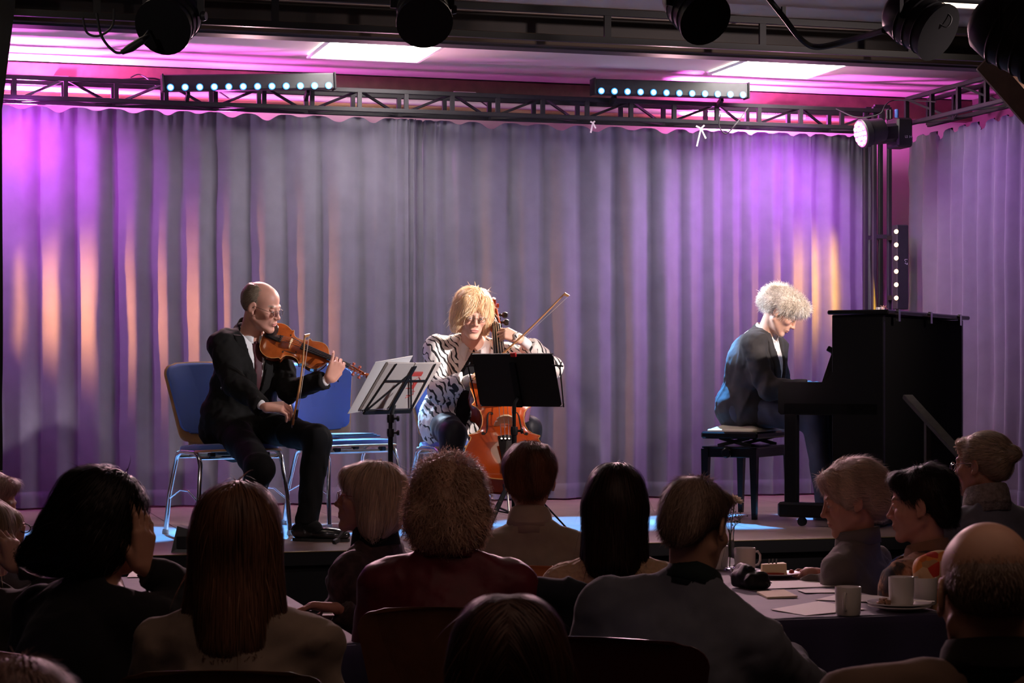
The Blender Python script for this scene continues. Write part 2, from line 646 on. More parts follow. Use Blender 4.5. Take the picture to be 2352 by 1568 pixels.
def head_prims(c, M, hs=1.0, fem=False, ears=True, old=True):
    c = Vector(c)
    L = lambda x, y, z: c + M @ Vector((x, y, z)) * hs
    E = lambda p, r, k=0.02, op='u', rot=None: ell(L(*p), [q * hs for q in r], np.array(M if rot is None else M @ rot), k * hs, op)
    C = lambda a, b, r1, r2, k=0.015: rc(L(*a), L(*b), r1 * hs, r2 * hs, k * hs)
    jw = 0.9 if fem else 1.0
    p = [E((0, -.012, .035), (.075, .094, .086)), E((0, .034, .045), (.060, .056, .056)),
         E((0, .036, -.03), (.060, .058, .075), .025), E((0, .042, -.075), (.044 * jw, .044, .040), .025),
         C((.050 * jw, .005, -.055), (.013, .079, -.100), .020, .015), C((-.050 * jw, .005, -.055), (-.013, .079, -.100), .020, .015),
         E((0, .083, -.102), (.018, .015, .014))]
    for s in (-1, 1):
        p.append(E((s * .043, .066, -.022), (.020, .022, .018), .02))
    p.append(C((-.032, .087, .020), (.032, .087, .020), .010, .010, .012))
    for s in (-1, 1):
        p.append(E((s * .031, .106, .001), (.018, .017, .013), .014, 's'))
    for s in (-1, 1):
        p.append(E((s * .030, .0825, .000), (.0125, .0125, .0125), .003))
        p.append(E((s * .031, .0835, .0065), (.0155, .0125, .0065), .004))
        p.append(E((s * .031, .083, -.0085), (.0145, .012, .0045), .004))
    p += [C((0, .090, .014), (0, .110, -.026), .0075, .009, .010), E((0, .1135, -.031), (.0105, .0105, .0095), .006),
          E((.0125, .104, -.034), (.0075, .009, .0075), .005), E((-.0125, .104, -.034), (.0075, .009, .0075), .005),
          E((.006, .108, -.042), (.0035, .005, .004), .003, 's'), E((-.006, .108, -.042), (.0035, .005, .004), .003, 's'),
          E((0, .088, -.056), (.028, .016, .026), .014),
          E((0, .1010, -.0615), (.0225, .0065, .0050), .004), E((0, .0995, -.0715), (.0190, .0070, .0058), .004),
          E((0, .1075, -.0665), (.024, .005, .0013), .0025, 's')]
    if old:
        for s in (-1, 1):      # fold from nose to mouth corner
            p.append(C((s * .019, .104, -.038), (s * .031, .092, -.068), .0022, .0018, .004))
            p[-1]['op'] = 's'
    if ears:
        for s in (-1, 1):
            rot = Matrix.Rotation(math.radians(s * 22), 3, 'Z') @ Matrix.Rotation(math.radians(-10), 3, 'X')
            p.append(E((s * .081, -.004, -.004), (.007, .019, .032), .006, 'u', rot))
            p.append(E((s * .089, .002, .000), (.006, .011, .020), .006, 's', rot))
            p.append(E((s * .081, .004, -.030), (.006, .009, .010), .006))
    return p


def hand_prims(w, d, n, side='R', curl=(25, 30, 20), each=None, spread=0.06, thumb=0.4, s=1.0, lean=0.0):
    """w wrist, d towards the knuckles, n the way the palm looks; returns prims and fingertips"""
    w, d = Vector(w), unit(d)
    n = Vector(n); n = (n - d * n.dot(d)).normalized()
    t = d.cross(n) if side == 'R' else n.cross(d)
    p = []
    off = (.031, .0105, -.0105, -.031)
    ln = (.088, .092, .087, .079)
    seg = ((.042, .026, .021), (.046, .030, .022), (.042, .028, .021), (.034, .021, .019))
    rr = ((.0098, .0085, .0078, .0068), (.0100, .0087, .0078, .0068), (.0095, .0083, .0074, .0064), (.0085, .0074, .0067, .0058))
    tips = []
    for i in range(4):
        kn = w + (d * ln[i] + t * off[i]) * s - n * .002
        b = w + (d * .012 + t * off[i] * .55) * s
        p.append(rc(b, kn, .0165 * s, .0118 * s, .014))
        cu = each[i] if each else curl
        A = 0
        q = kn
        dd = unit(d + t * (spread * (1.5 - i) + lean))
        for j in range(3):
            A += math.radians(cu[j])
            v = dd * math.cos(A) + n * math.sin(A)
            e = q + v * seg[i][j] * s
            p.append(rc(q, e, rr[i][j] * s, rr[i][j + 1] * s, .004))
            q = e
        tips.append(q)
    q = w + (d * .022 + t * .022 + n * .008) * s
    v1 = unit(d * .75 + t * (.75 - .5 * thumb) + n * (.15 + .6 * thumb))
    v2 = unit(d * .9 + t * (.35 - .5 * thumb) + n * (.1 + .55 * thumb))
    v3 = unit(d * .9 + t * (.15 - .5 * thumb) + n * (.1 + .5 * thumb))
    for v, l, a, b in ((v1, .044, .0165, .0120), (v2, .034, .0115, .0100), (v3, .027, .0100, .0080)):
        e = q + v * l * s
        p.append(rc(q, e, a * s, b * s, .008))
        q = e
    tips.append(q)
    return p, tips


def ik(a, b, l1, l2, hint):
    a, b = Vector(a), Vector(b)
    v = b - a
    D = min(v.length, (l1 + l2) * 0.999)
    v.normalize()
    h = Vector(hint)
    h = (h - v * h.dot(v)).normalized()
    x = (l1 * l1 - l2 * l2 + D * D) / (2 * D)
    y = math.sqrt(max(l1 * l1 - x * x, 1e-6))
    return a + v * x + h * y


SKIN = dict(light=(.62, .36, .26), pale=(.70, .46, .36), ruddy=(.56, .28, .20), tan=(.48, .27, .18))


def skin_color(V, hc, M, hs, tone, brow=(.25, .18, .13), lips=(.45, .16, .14), scalp=None):
    q = (V - np.array(hc)) @ np.array(M) / hs
    x, y, z = q[:, 0], q[:, 1], q[:, 2]
    c = np.tile(np.array(tone), (len(V), 1))
    n = ripple(5, 60, 1.0)(x, y, z) if len(V) else 0
    c *= (1 + 0.07 * np.clip(n, -1, 1))[:, None]

    def blend(m, col, a=1.0):
        m = np.clip(m, 0, 1) * a
        c[:] = c * (1 - m[:, None]) + np.array(col) * m[:, None]
    front = y > .06
    cheek = np.exp(-(((np.abs(x) - .042) / .018) ** 2 + ((z + .028) / .018) ** 2)) * front
    blend(cheek, (tone[0] * .95, tone[1] * .68, tone[2] * .66), .6)
    nose = np.exp(-((x / .014) ** 2 + ((z + .03) / .014) ** 2)) * (y > .1)
    blend(nose, (tone[0] * .97, tone[1] * .70, tone[2] * .68), .5)
    lip = (((x / .0235) ** 2 + ((z + .0665) / .0095) ** 2) < 1) & (y > .088)
    blend(lip.astype(float), lips, .8)
    br = (np.abs(np.abs(x) - .033) < .017) & (np.abs(z - .0235 - .003 * np.cos((np.abs(x) - .03) * 90)) < .0042) & front
    blend(br.astype(float), brow, .75)
    for s in (-1, 1):
        r = np.sqrt((x - s * .030) ** 2 + z ** 2)
        lid = (np.abs(z + .0018) < .0036) & (np.abs(x - s * .0305) < .0115) & (y > .088)
        blend(lid.astype(float), (.42, .36, .33))
        blend((lid & (r < .0060)).astype(float), (.10, .09, .08))
    if scalp is not None:
        m = ((z > .03) & (y < .03)) | (z > .085)
        blend(m.astype(float), scalp, .35)
    return c


def torso_prims(K, th, shirt=False, flare=0.0):
    T = np.array(K['T']); sp = K['spine']
    nk, pel = K['neck'], K['pel']
    w = K['w']; g = K['girth']
    up = K['up']; fw = K['fw']; r = K['r']
    p = [ell(nk - up * .20 + fw * .015, (.155 * w + th, .112 * g + th, .19), T, .05),
         rc(K['sh']['L'] - up * .012, K['sh']['R'] - up * .012, .050 + th, .050 + th, .05),
         ell(nk.lerp(pel, .62) + fw * (.02 + .05 * (g - 1)), (.140 * w * g + th, .115 * g + th, .19), T, .06),
         ell(pel + up * .02, (.165 * w * g + th, .125 * g + th, .13 + th), T, .06),
         rc(nk - up * .015 - fw * .01, K['sh']['L'].lerp(nk, .25) - up * .02, .050 + th * .7, .045 + th, .04),
         rc(nk - up * .015 - fw * .01, K['sh']['R'].lerp(nk, .25) - up * .02, .050 + th * .7, .045 + th, .04)]
    if K['bust']:
        for s in (-1, 1):
            p.append(ell(nk - up * .24 + fw * (.085 * g) + r * s * .075, (.062 + th, .05 + th, .06 + th), T, .05))
    return p


def arm_prims(K, th, end=0.0, s=('L', 'R')):
    p = []
    for q in s:
        S, Eb, Wr = K['sh'][q], K['el'][q], K['wr'][q]
        p.append(rc(S - K['up'] * .015, Eb, .050 + th, .040 + th, .035))
        p.append(rc(Eb, Wr + (Wr - Eb).normalized() * end, .041 + th, .0265 + th, .02))
    return p


def leg_prims(K, th, low=0.0):
    p = []
    for q in ('L', 'R'):
        p.append(rc(K['hip'][q], K['kn'][q], .080 + th, .055 + th, .05))
        p.append(rc(K['kn'][q], K['an'][q] + (K['an'][q] - K['kn'][q]).normalized() * low, .055 + th, .038 + th * 1.2, .03))
    return p


def cut(at, d, size=.085, depth=.12):
    """flat end for a sleeve or leg: removes what lies beyond 'at' in direction d"""
    d = unit(d)
    M = fr(d, (0.31, 0.2, 0.93))
    return planes(Vector(at), np.array(M), [((0, -1, 0), 0.0), ((0, 1, 0), depth), ((1, 0, 0), size), ((-1, 0, 0), size), ((0, 0, 1), size),
                                           ((0, 0, -1), size)], size + depth)


def skeleton(pel, neck, ta, head, hw=None, wrists=None, hints=None, knees=None, ankles=None, w=1.0, girth=1.0, bust=False, sh=.175, lift=(0, 0), hipa=None, drop=.055):
    K = {}
    pel, neck = Vector(pel), Vector(neck)
    up = (neck - pel).normalized()
    f0 = heading(ta)
    fwd = (f0 - up * f0.dot(up)).normalized()
    r = fwd.cross(up).normalized()
    K.update(pel=pel, neck=neck, up=up, fw=fwd, r=r, T=Matrix((r, fwd, up)).transposed(), spine=(neck - pel).length, w=w, girth=girth, bust=bust)
    K['sh'] = {'L': neck - r * sh * w - up * (drop - lift[0]) + fwd * .012, 'R': neck + r * sh * w - up * (drop - lift[1]) + fwd * .012}
    K['wr'] = {}; K['el'] = {}
    for i, q in enumerate('LR'):
        sg = -1 if q == 'L' else 1
        wr = wrists[i] if wrists and wrists[i] is not None else pel + fwd * .30 + r * sg * .10 + Vector((0, 0, .10))
        hn = hints[i] if hints and hints[i] is not None else r * sg * .6 - Vector((0, 0, 1)) - fwd * .5
        K['wr'][q] = Vector(wr)
        K['el'][q] = ik(K['sh'][q], wr, .285, .255, hn)
        v = K['wr'][q] - K['el'][q]
        if v.length > .27:
            K['wr'][q] = K['el'][q] + v.normalized() * .255
    hf = heading(ta if hipa is None else hipa)
    hr = hf.cross(Vector((0, 0, 1))).normalized()
    K['hip'] = {'L': pel - hr * .09, 'R': pel + hr * .09}
    K['kn'] = {}; K['an'] = {}
    for i, q in enumerate('LR'):
        sg = -1 if q == 'L' else 1
        K['kn'][q] = Vector(knees[i]) if knees else K['hip'][q] + hf * .42 + hr * sg * .04 + Vector((0, 0, -.02))
        K['an'][q] = Vector(ankles[i]) if ankles else K['kn'][q] + hf * .03 + Vector((0, 0, -.42))
    K['hf'] = hf
    return K


def shoe(parent, an, d, floor, m, name='shoe', s=1.0):
    d = Vector(d); d.z = 0; d.normalize()
    a = Vector(an); a.z = floor
    r = d.cross(Vector((0, 0, 1)))
    M = np.array(Matrix((r, d, Vector((0, 0, 1)))).transposed())
    z = Vector((0, 0, 1))
    p = [ell(a - d * .02 + z * .050, (.037, .062, .045), M, .02), ell(a + d * .10 + z * .038, (.044, .090, .034), M, .03),
         ell(a + d * .17 + z * .032, (.040, .055, .027), M, .02), rc(a + z * .05 + d * .0, a + z * .125 - d * .005, .042, .044, .02)]
    p.append(planes(a + z * .012, M, [((0, 0, 1), 0), ((0, 1, 0), .5), ((0, -1, 0), .5), ((1, 0, 0), .5), ((-1, 0, 0), .5)], .4))
    p.append(cut(a + z * .118, z, .09, .1))
    V, Q = sdf_mesh(p, .007)
    o = np_mesh(name, V, Q, m, parent)
    b = MB()
    n = 20
    out = []
    for i in range(n):
        t = 2 * PI * i / n
        y = math.cos(t) * .148 + .075
        x = math.sin(t) * (.045 - .010 * math.cos(t * 1) * (1 if math.cos(t) < 0 else .2))
        out.append(a + r * x + d * y)
    b.add([(q.x, q.y, floor + .001) for q in out] + [(q.x, q.y, floor + .014) for q in out],
          [tuple(range(n - 1, -1, -1)), tuple(range(n, 2 * n))] + [(i, (i + 1) % n, n + (i + 1) % n, n + i) for i in range(n)])
    b.build('sole', mat('shoe sole', (.012, .011, .010), .6), o)
    lc = MB()
    for i in range(4):
        y = .045 + i * .022
        h = .083 - i * .011
        lc.tube([a + d * y + r * -.020 + z * (h - .008), a + d * (y + .004) + z * (h + .003), a + d * y + r * .020 + z * (h - .008)], .0022, 5)
    lc.build('lace', mat('shoe lace', (.01, .01, .01), .7), o)
    return o


def hair_piece(parent, c, M, hs, spec, name='hair'):
    """mass of hair plus ribbons of strands that grow from it, one mesh"""
    c = Vector(c)
    Mn = np.array(M)
    pr = []
    for e in spec['mass']:
        if e[0] in 'ex':
            pr.append(ell(c + M @ Vector(e[1]) * hs, [q * hs for q in e[2]], Mn, (e[3] if len(e) > 3 else .02), 'u' if e[0] == 'e' else 's'))
        elif e[0] == 'c':
            pr.append(rc(c + M @ Vector(e[1]) * hs, c + M @ Vector(e[2]) * hs, e[3] * hs, e[4] * hs, e[5] if len(e) > 5 else .02))
    wr = ripple(spec.get('seed', 3), spec.get('freq', 70), spec.get('amp', .004), spec.get('stretch', (1, 1, .35)))
    V, Q = sdf_mesh(pr, spec.get('res', .006), wr=wr)
    col = np.array(spec['color'])
    col2 = np.array(spec.get('color2', spec['color']))
    rg = np.random.default_rng(spec.get('seed', 3))
    n1 = ripple(spec.get('seed', 3) + 50, 45, 1.0, (1, 1, .3))

    def tint(X):
        q = (X - np.array(c)) @ Mn
        m = np.clip(.5 + .5 * n1(q[:, 0], q[:, 1], q[:, 2]), 0, 1)[:, None]
        return col * m + col2 * (1 - m)
    VC = tint(V) * .82
    n = spec.get('n', 2500)
    if n:
        X = V[rg.integers(0, len(V), n)].astype(np.float32)
        e = .003
        Fp = lambda Y: field(pr, Y)

        def grad(Y):
            g = np.stack([Fp(Y + np.array(d, dtype=np.float32)) - Fp(Y - np.array(d, dtype=np.float32)) for d in ((e, 0, 0), (0, e, 0), (0, 0, e))], axis=1)
            return g / (np.linalg.norm(g, axis=1)[:, None] + 1e-6)
        N = grad(X)
        flow = np.tile((Mn @ np.array(spec.get('flow', (0, -.2, -1)))).astype(np.float32), (n, 1))
        ql = (X - np.array(c)) @ Mn
        wv = np.zeros_like(ql); wv[:, 0] = ql[:, 0] * spec.get('whorl', 7); wv[:, 1] = (ql[:, 1] + .03) * spec.get('whorl', 7) * .7
        flow = flow + (wv @ Mn.T).astype(np.float32)
        if spec.get('part'):      # hair falls away from the crown
            q = (X - np.array(c)) @ Mn
            s = np.zeros_like(q); s[:, 0] = np.sign(q[:, 0]) * .8; s[:, 1] = q[:, 1] * 6; s[:, 2] = -1
            flow = (s @ Mn.T).astype(np.float32)
        fl = flow - N * (flow * N).sum(1)[:, None]
        fl = fl / np.maximum(np.linalg.norm(fl, axis=1)[:, None], .25)
        rd = rg.normal(size=(n, 3)).astype(np.float32)
        lift = spec.get('lift', .3)
        fly = (rg.random(n) < spec.get('fly', .03))[:, None]
        D = fl + N * lift * (1 + 1.6 * fly) + rd * spec.get('mess', .15) * (1 + .6 * fly)
        D /= np.linalg.norm(D, axis=1)[:, None]
        st = 6
        step = (spec.get('len', .05) * rg.uniform(.5, 1.2, n) / st).astype(np.float32)
        ca = rg.normal(size=(n, 3)).astype(np.float32)
        ca /= np.linalg.norm(ca, axis=1)[:, None]
        w0 = spec.get('wid', .0016) * rg.uniform(.6, 1.3, n)
        pts = [X.copy()]; sides = []
        for i in range(st):
            sd = np.cross(D, N); sd /= np.linalg.norm(sd, axis=1)[:, None] + 1e-6
            sides.append(sd)
            X = X + D * step[:, None]
            if spec.get('hug', True):
                X0 = X
                N = grad(X)
                f = Fp(X)
                X = X - N * np.minimum(f - spec.get('off', .003), 0.0)[:, None] - N * np.maximum(f - spec.get('offmax', .012), 0)[:, None] * spec.get('pull', .5)
                X = np.where(fly, X0, X)
                fl = flow - N * (flow * N).sum(1)[:, None]
                D = D + fl * spec.get('comb', .3) * (1 - .8 * fly)
            D = D + ca * spec.get('curl', .1)
            ca = ca + np.cross(ca, D) * spec.get('twist', .8)
            ca /= np.linalg.norm(ca, axis=1)[:, None]
            D[:, 2] -= spec.get('grav', .08)
            D /= np.linalg.norm(D, axis=1)[:, None]
            pts.append(X.copy())
        sides.append(sides[-1])
        RV = []
        for i in range(st + 1):
            w = (w0 * (1 - .85 * (i / st) ** 2))[:, None]
            RV.append(pts[i] - sides[i] * w); RV.append(pts[i] + sides[i] * w)
        RV = np.stack(RV, axis=1).reshape(-1, 3)
        k = 2 * (st + 1)
        base = np.arange(n)[:, None] * k
        RQ = np.concatenate([np.stack([base[:, 0] + 2 * i, base[:, 0] + 2 * i + 1, base[:, 0] + 2 * i + 3, base[:, 0] + 2 * i + 2], axis=1) for i in range(st)])
        var = np.repeat(rg.uniform(.7, 1.25, n), k)[:, None]
        RC = tint(RV) * var
        Q = np.concatenate([Q, RQ + len(V)])
        V = np.concatenate([V, RV])
        VC = np.concatenate([VC, RC])
    m = mat('hair strands', (.5, .5, .5), .42, vcol=True, transl=.38, spec=.4)
    return np_mesh(name, V, Q, m, parent, True, VC)


def glasses(parent, c, M, hs, m, rim=.0011, drop=0.0, w=.021, h=.016, lens=True):
    L = lambda x, y, z: Vector(c) + M @ Vector((x, y, z)) * hs
    b = MB()
    for s in (-1, 1):
        pts = []
        for i in range(18):
            a = 2 * PI * i / 18
            pts.append(L(s * .032 + math.cos(a) * w, .112 - .006 * abs(math.cos(a)) * (1 if math.cos(a) * s > 0 else .2), -.002 - drop + math.sin(a) * h))
        b.tube(pts, rim, 6, closed=True)
        b.tube([L(s * .052, .106, .004 - drop), L(s * .070, .085, .006 - drop), L(s * .082, .01, .008), L(s * .083, -.008, -.012)], rim, 6)
    b.tube([L(-.012, .112, .002 - drop), L(0, .116, .005 - drop), L(.012, .112, .002 - drop)], rim, 6)
    o = b.build('glasses', m, parent, True)
    if lens:
        for s in (-1, 1):
            q = MB()
            n = 16
            vs = [L(s * .032 + math.cos(2 * PI * i / n) * w, .111, -.002 - drop + math.sin(2 * PI * i / n) * h) for i in range(n)]
            v2 = [v + M @ Vector((0, .0015, 0)) for v in vs]
            q.add(vs + v2, [tuple(range(n - 1, -1, -1)), tuple(range(n, 2 * n))] + [(i, (i + 1) % n, n + (i + 1) % n, n + i) for i in range(n)])
            q.build('lens', mat('spectacle glass', (.95, .97, 1), .02, trans=1.0, ior=1.05), o)
    return o


def person(label, K, hc, M, hs=1.0, tone='light', fem=False, hands=None, ears=True, group=None, res=.016, hres=.004, brow=(.25, .18, .13), scalp=None, floor=0.0,
           legs=True, lips=(.45, .16, .14), handres=.0045):
    """one continuous body; hands = {'L': (prims, ...), 'R': ...}"""
    tn = SKIN[tone]
    pr = torso_prims(K, -.012)
    pr += arm_prims(K, -.010)
    if legs: pr += leg_prims(K, -.012)
    for q in ('L', 'R'):
        if legs:
            a = K['an'][q]; d = K['hf']
            pr.append(rc(a, Vector((a.x, a.y, floor + .055)) + d * .02, .028, .022, .02))
    hcv = Vector(hc)
    pr.append(rc(hcv + M @ Vector((0, -.018, -.05)) * hs, K['neck'] - K['up'] * .02 + K['fw'] * .012, .054 * (.9 if fem else 1), .060, .03))
    pr += head_prims(hc, M, hs, fem, ears)
    fine = [(tuple(hcv - Vector((.14,) * 3)), tuple(hcv + Vector((.14,) * 3)), hres)]
    for q in ('L', 'R'):
        hd = hands[q] if hands and q in hands else None
        if hd is None:
            w = K['wr'][q]
            d = (w - K['el'][q]).normalized()
            hp, tips = hand_prims(w, d + Vector((0, 0, -.3)), Vector((0, 0, -1)) + d * .2, q, (20, 30, 20))
        else:
            hp, tips = hd
        pr += hp
        cc = np.mean([p['lo'] for p in hp] + [p['hi'] for p in hp], axis=0)
        lo = np.min([p['lo'] for p in hp], axis=0); hi = np.max([p['hi'] for p in hp], axis=0)
        if handres:
            fine.append((tuple(lo - .01), tuple(hi + .01), handres))
    V, Q = sdf_mesh(pr, res, fine)
    Cc = skin_color(V, tuple(hc), M, hs, tn, brow, lips, scalp)
    o = np_mesh('person', V, Q, mat('skin', (.6, .4, .3), .48, vcol=True, sub=.12, spec=.4), None, True, Cc)
    tag(o, label, 'person', group)
    return o


def garment(name, parent, prims, m, res=.010, wr=None, label=None):
    V, Q = sdf_mesh(prims, res, wr=wr)
    o = np_mesh(name, V, Q, m, parent)
    return tag(o, label)

# ---------------------------------------------------------------- shared materials
black_metal = mat('black powder-coated metal', (.009, .009, .010), .5, .0, spec=.25)
truss_metal = mat('dark grey truss steel', (.028, .027, .031), .6, .0, noise=(6, .7), spec=.2)
chrome = mat('chrome', (.75, .75, .78), .14, 1.0)
plastic_black = mat('black plastic', (.015, .015, .017), .4)
white_plastic = mat('white plastic', (.75, .72, .70), .4)
cable_black = mat('black cable rubber', (.012, .012, .013), .6)

# ---------------------------------------------------------------- the room
deck_m = mat('brown stage deck boards', (.26, .17, .155), .34, noise=(3.5, .55), bump=(60, .12, .002))
hallfloor_m = mat('dark hall floor', (.035, .025, .022), .5, noise=(5, .6))
wall_m = mat('off-white painted wall', (.62, .56, .52), .8, noise=(2, .85))
darkwall_m = mat('dark hall wall', (.05, .035, .03), .9)
ceil_m = mat('cream textured ceiling board', (.66, .60, .58), .85, noise=(2, .94), bump=(130, .25, .002))
wood_m = mat('stained brown timber', (.13, .070, .045), .5, noise=(14, .6), bump=(30, .2, .003))
skirt_m = mat('black stage skirt cloth', (.008, .008, .010), .9)


def room_box(name, a, b, m, kind='structure'):
    a, b = Vector(a), Vector(b)
    q = MB().box((a + b) / 2, tuple(abs(v) for v in (b - a)))
    return q.build(name, m, kind=kind)


STX0, STX1, STY0, STY1 = -1.6, 7.2, 9.38, 13.1
room_box('floor', (-4, -2, -.1), (9, STY0 + .4, 0), hallfloor_m)
room_box('wall_back', (-4, STY1, 0), (9, STY1 + .12, 3.6), wall_m)
room_box('wall_right', (7.2, -2, 0), (7.32, 13.1, 3.6), darkwall_m)
room_box('wall_left', (-4.0, -2, 0), (-3.9, 13.1, 3.6), darkwall_m)
room_box('wall_front', (-4.0, -2.1, 0), (9, -2, 3.6), darkwall_m)

# ceiling of boards with recessed joints
ceil = room_box('ceiling', (-4, -2, 3.455), (9, 13.2, 3.56), ceil_m)
stage = MB().box(((STX0 + STX1) / 2, (STY0 + STY1) / 2, .33), (STX1 - STX0 - .04, STY1 - STY0 - .04, .64)).build('stage_platform', skirt_m, kind='structure')
for i in range(9):
    for j in range(2):
        y0, y1 = STY0 + j * 1.86, STY0 + (j + 1) * 1.86
        x0, x1 = STX0 + i * .98, min(STX0 + (i + 1) * .98, STX1)
        q = MB().box(((x0 + x1) / 2, (y0 + y1) / 2, STG - .02), (x1 - x0 - .004, y1 - y0 - .004, .04), .002)
        q.build('deck_panel', deck_m, stage)
MB().box(((STX0 + STX1) / 2, STY0 - .008, STG - .034), (STX1 - STX0, .014, .062), .002).build('edge_board', skirt_m, stage)
MB().box(((STX0 + STX1) / 2, STY0 - .009, STG - .001), (STX1 - STX0, .016, .005), .001).build('edge_rail', mat('dull brass edge rail', (.22, .17, .09), .45, .6), stage)

# timber along the top of the back wall, pale conduit and curtain rail
trim_1 = MB().box((2.6, STY1 - .05, 3.375), (9.5, .10, .145), .006).build('trim_1', wood_m, kind='structure')
cond = MB().tube([(-1.5, 12.98, 3.285), (5.9, 12.98, 3.285)], .018, 10).build('conduit', white_plastic, smooth=True)
tag(cond, 'pale conduit pipe running along the top of the back wall', 'pipe')
rail = empty('curtain_rail', (0, 0, 0), label='pale yellow curtain rail tube with small white gliders behind the truss', cat='curtain rail')
MB().tube([(-1.5, 12.80, 3.222), (6.35, 12.80, 3.222)], .019, 12).build('rail_tube', mat('pale yellow rail', (.62, .47, .22), .3, .3), rail, True)
MB().tube([(-1.5, 12.74, 3.180), (6.35, 12.74, 3.180)], .010, 8).build('glider_track', white_plastic, rail, True)
g0 = None
for i in range(26):
    x = -.2 + i * .255 + random.uniform(-.04, .04)
    if g0 is None:
        g0 = MB().box((0, 0, 0), (.030, .016, .020), .003).box((-.009, 0, -.016), (.006, .008, .016)).box((.009, 0, -.016), (.006, .008, .016)).build('glider', white_plastic, rail)
        g = g0
    else:
        g = g0.copy(); COL.objects.link(g)
    g.location = (x, 12.775, 3.196)

# main beam across the room with its lighter fascia
MB().box((2.5, 10.38, 3.345), (13, .14, .215), .01).build('beam', mat('dark brown ceiling beam', (.022, .014, .010), .6, noise=(7, .5)), kind='structure')
MB().box((2.5, 10.27, 3.425), (13, .05, .04), .006).build('trim_2', mat('dim beige moulding', (.30, .24, .21), .8), kind='structure')
MB().box((2.5, 10.285, 3.30), (13, .05, .014), .004).build('trim_3', mat('dark moulding', (.05, .03, .018), .7), kind='structure')
MB().box((2.5, 10.29, 3.262), (13, .05, .03), .004).build('trim_4', mat('dark moulding', (.05, .03, .018), .7), kind='structure')

# ceiling light panels
frame_m = mat('white enamelled panel frame', (.8, .8, .8), .4)
pan_m = mat('lit panel diffuser', (1, 1, 1), .5, emit=(1.0, .92, .84), estr=27)


pan_dim = mat('dimly lit panel diffuser', (1, 1, 1), .5, emit=(1.0, .78, .60), estr=3.2)


def panel(c, label, pan_m=pan_m):
    t = empty('ceiling_light', c, label=label, cat='ceiling light')
    MB().box((0, 0, -.004), (.66, .66, .006)).build('diffuser', pan_m, t)
    f = MB()
    for s in (-1, 1):
        f.box((s * .341, 0, -.004), (.022, .704, .014), .002)
        f.box((0, s * .341, -.004), (.66, .022, .014), .002)
    f.build('frame', frame_m, t)


c1 = PZ(858, 12.25, 3.444)
c2 = PZ(1768, 13.05, 3.444)
c3 = PZ(2290, 10.42, 3.444)
panel((c1.x, 11.93, 3.444), 'bright square ceiling panel above the violinist and cellist')
panel((c2.x, 11.90, 3.444), 'bright square ceiling panel above the pianist')
panel((c3.x + .06, c3.y - .02, 3.444), 'ceiling panel cut off at the top right corner in front of the dark beam', pan_dim)
panel((c3.x - 2.4, c3.y - .3, 3.444), 'ceiling panel in front of the dark beam just above the picture', pan_dim)
panel((c3.x - 4.8, c3.y - .3, 3.444), 'ceiling panel in front of the dark beam above the left of the picture', pan_dim)


# ---------------------------------------------------------------- curtains
def curtain_mat():
    m = mat('grey-blue stage curtain cloth', (.118, .112, .150), .9, sheen=.12, noise=(9, .86), bump=(420, .35, .0012))
    return m


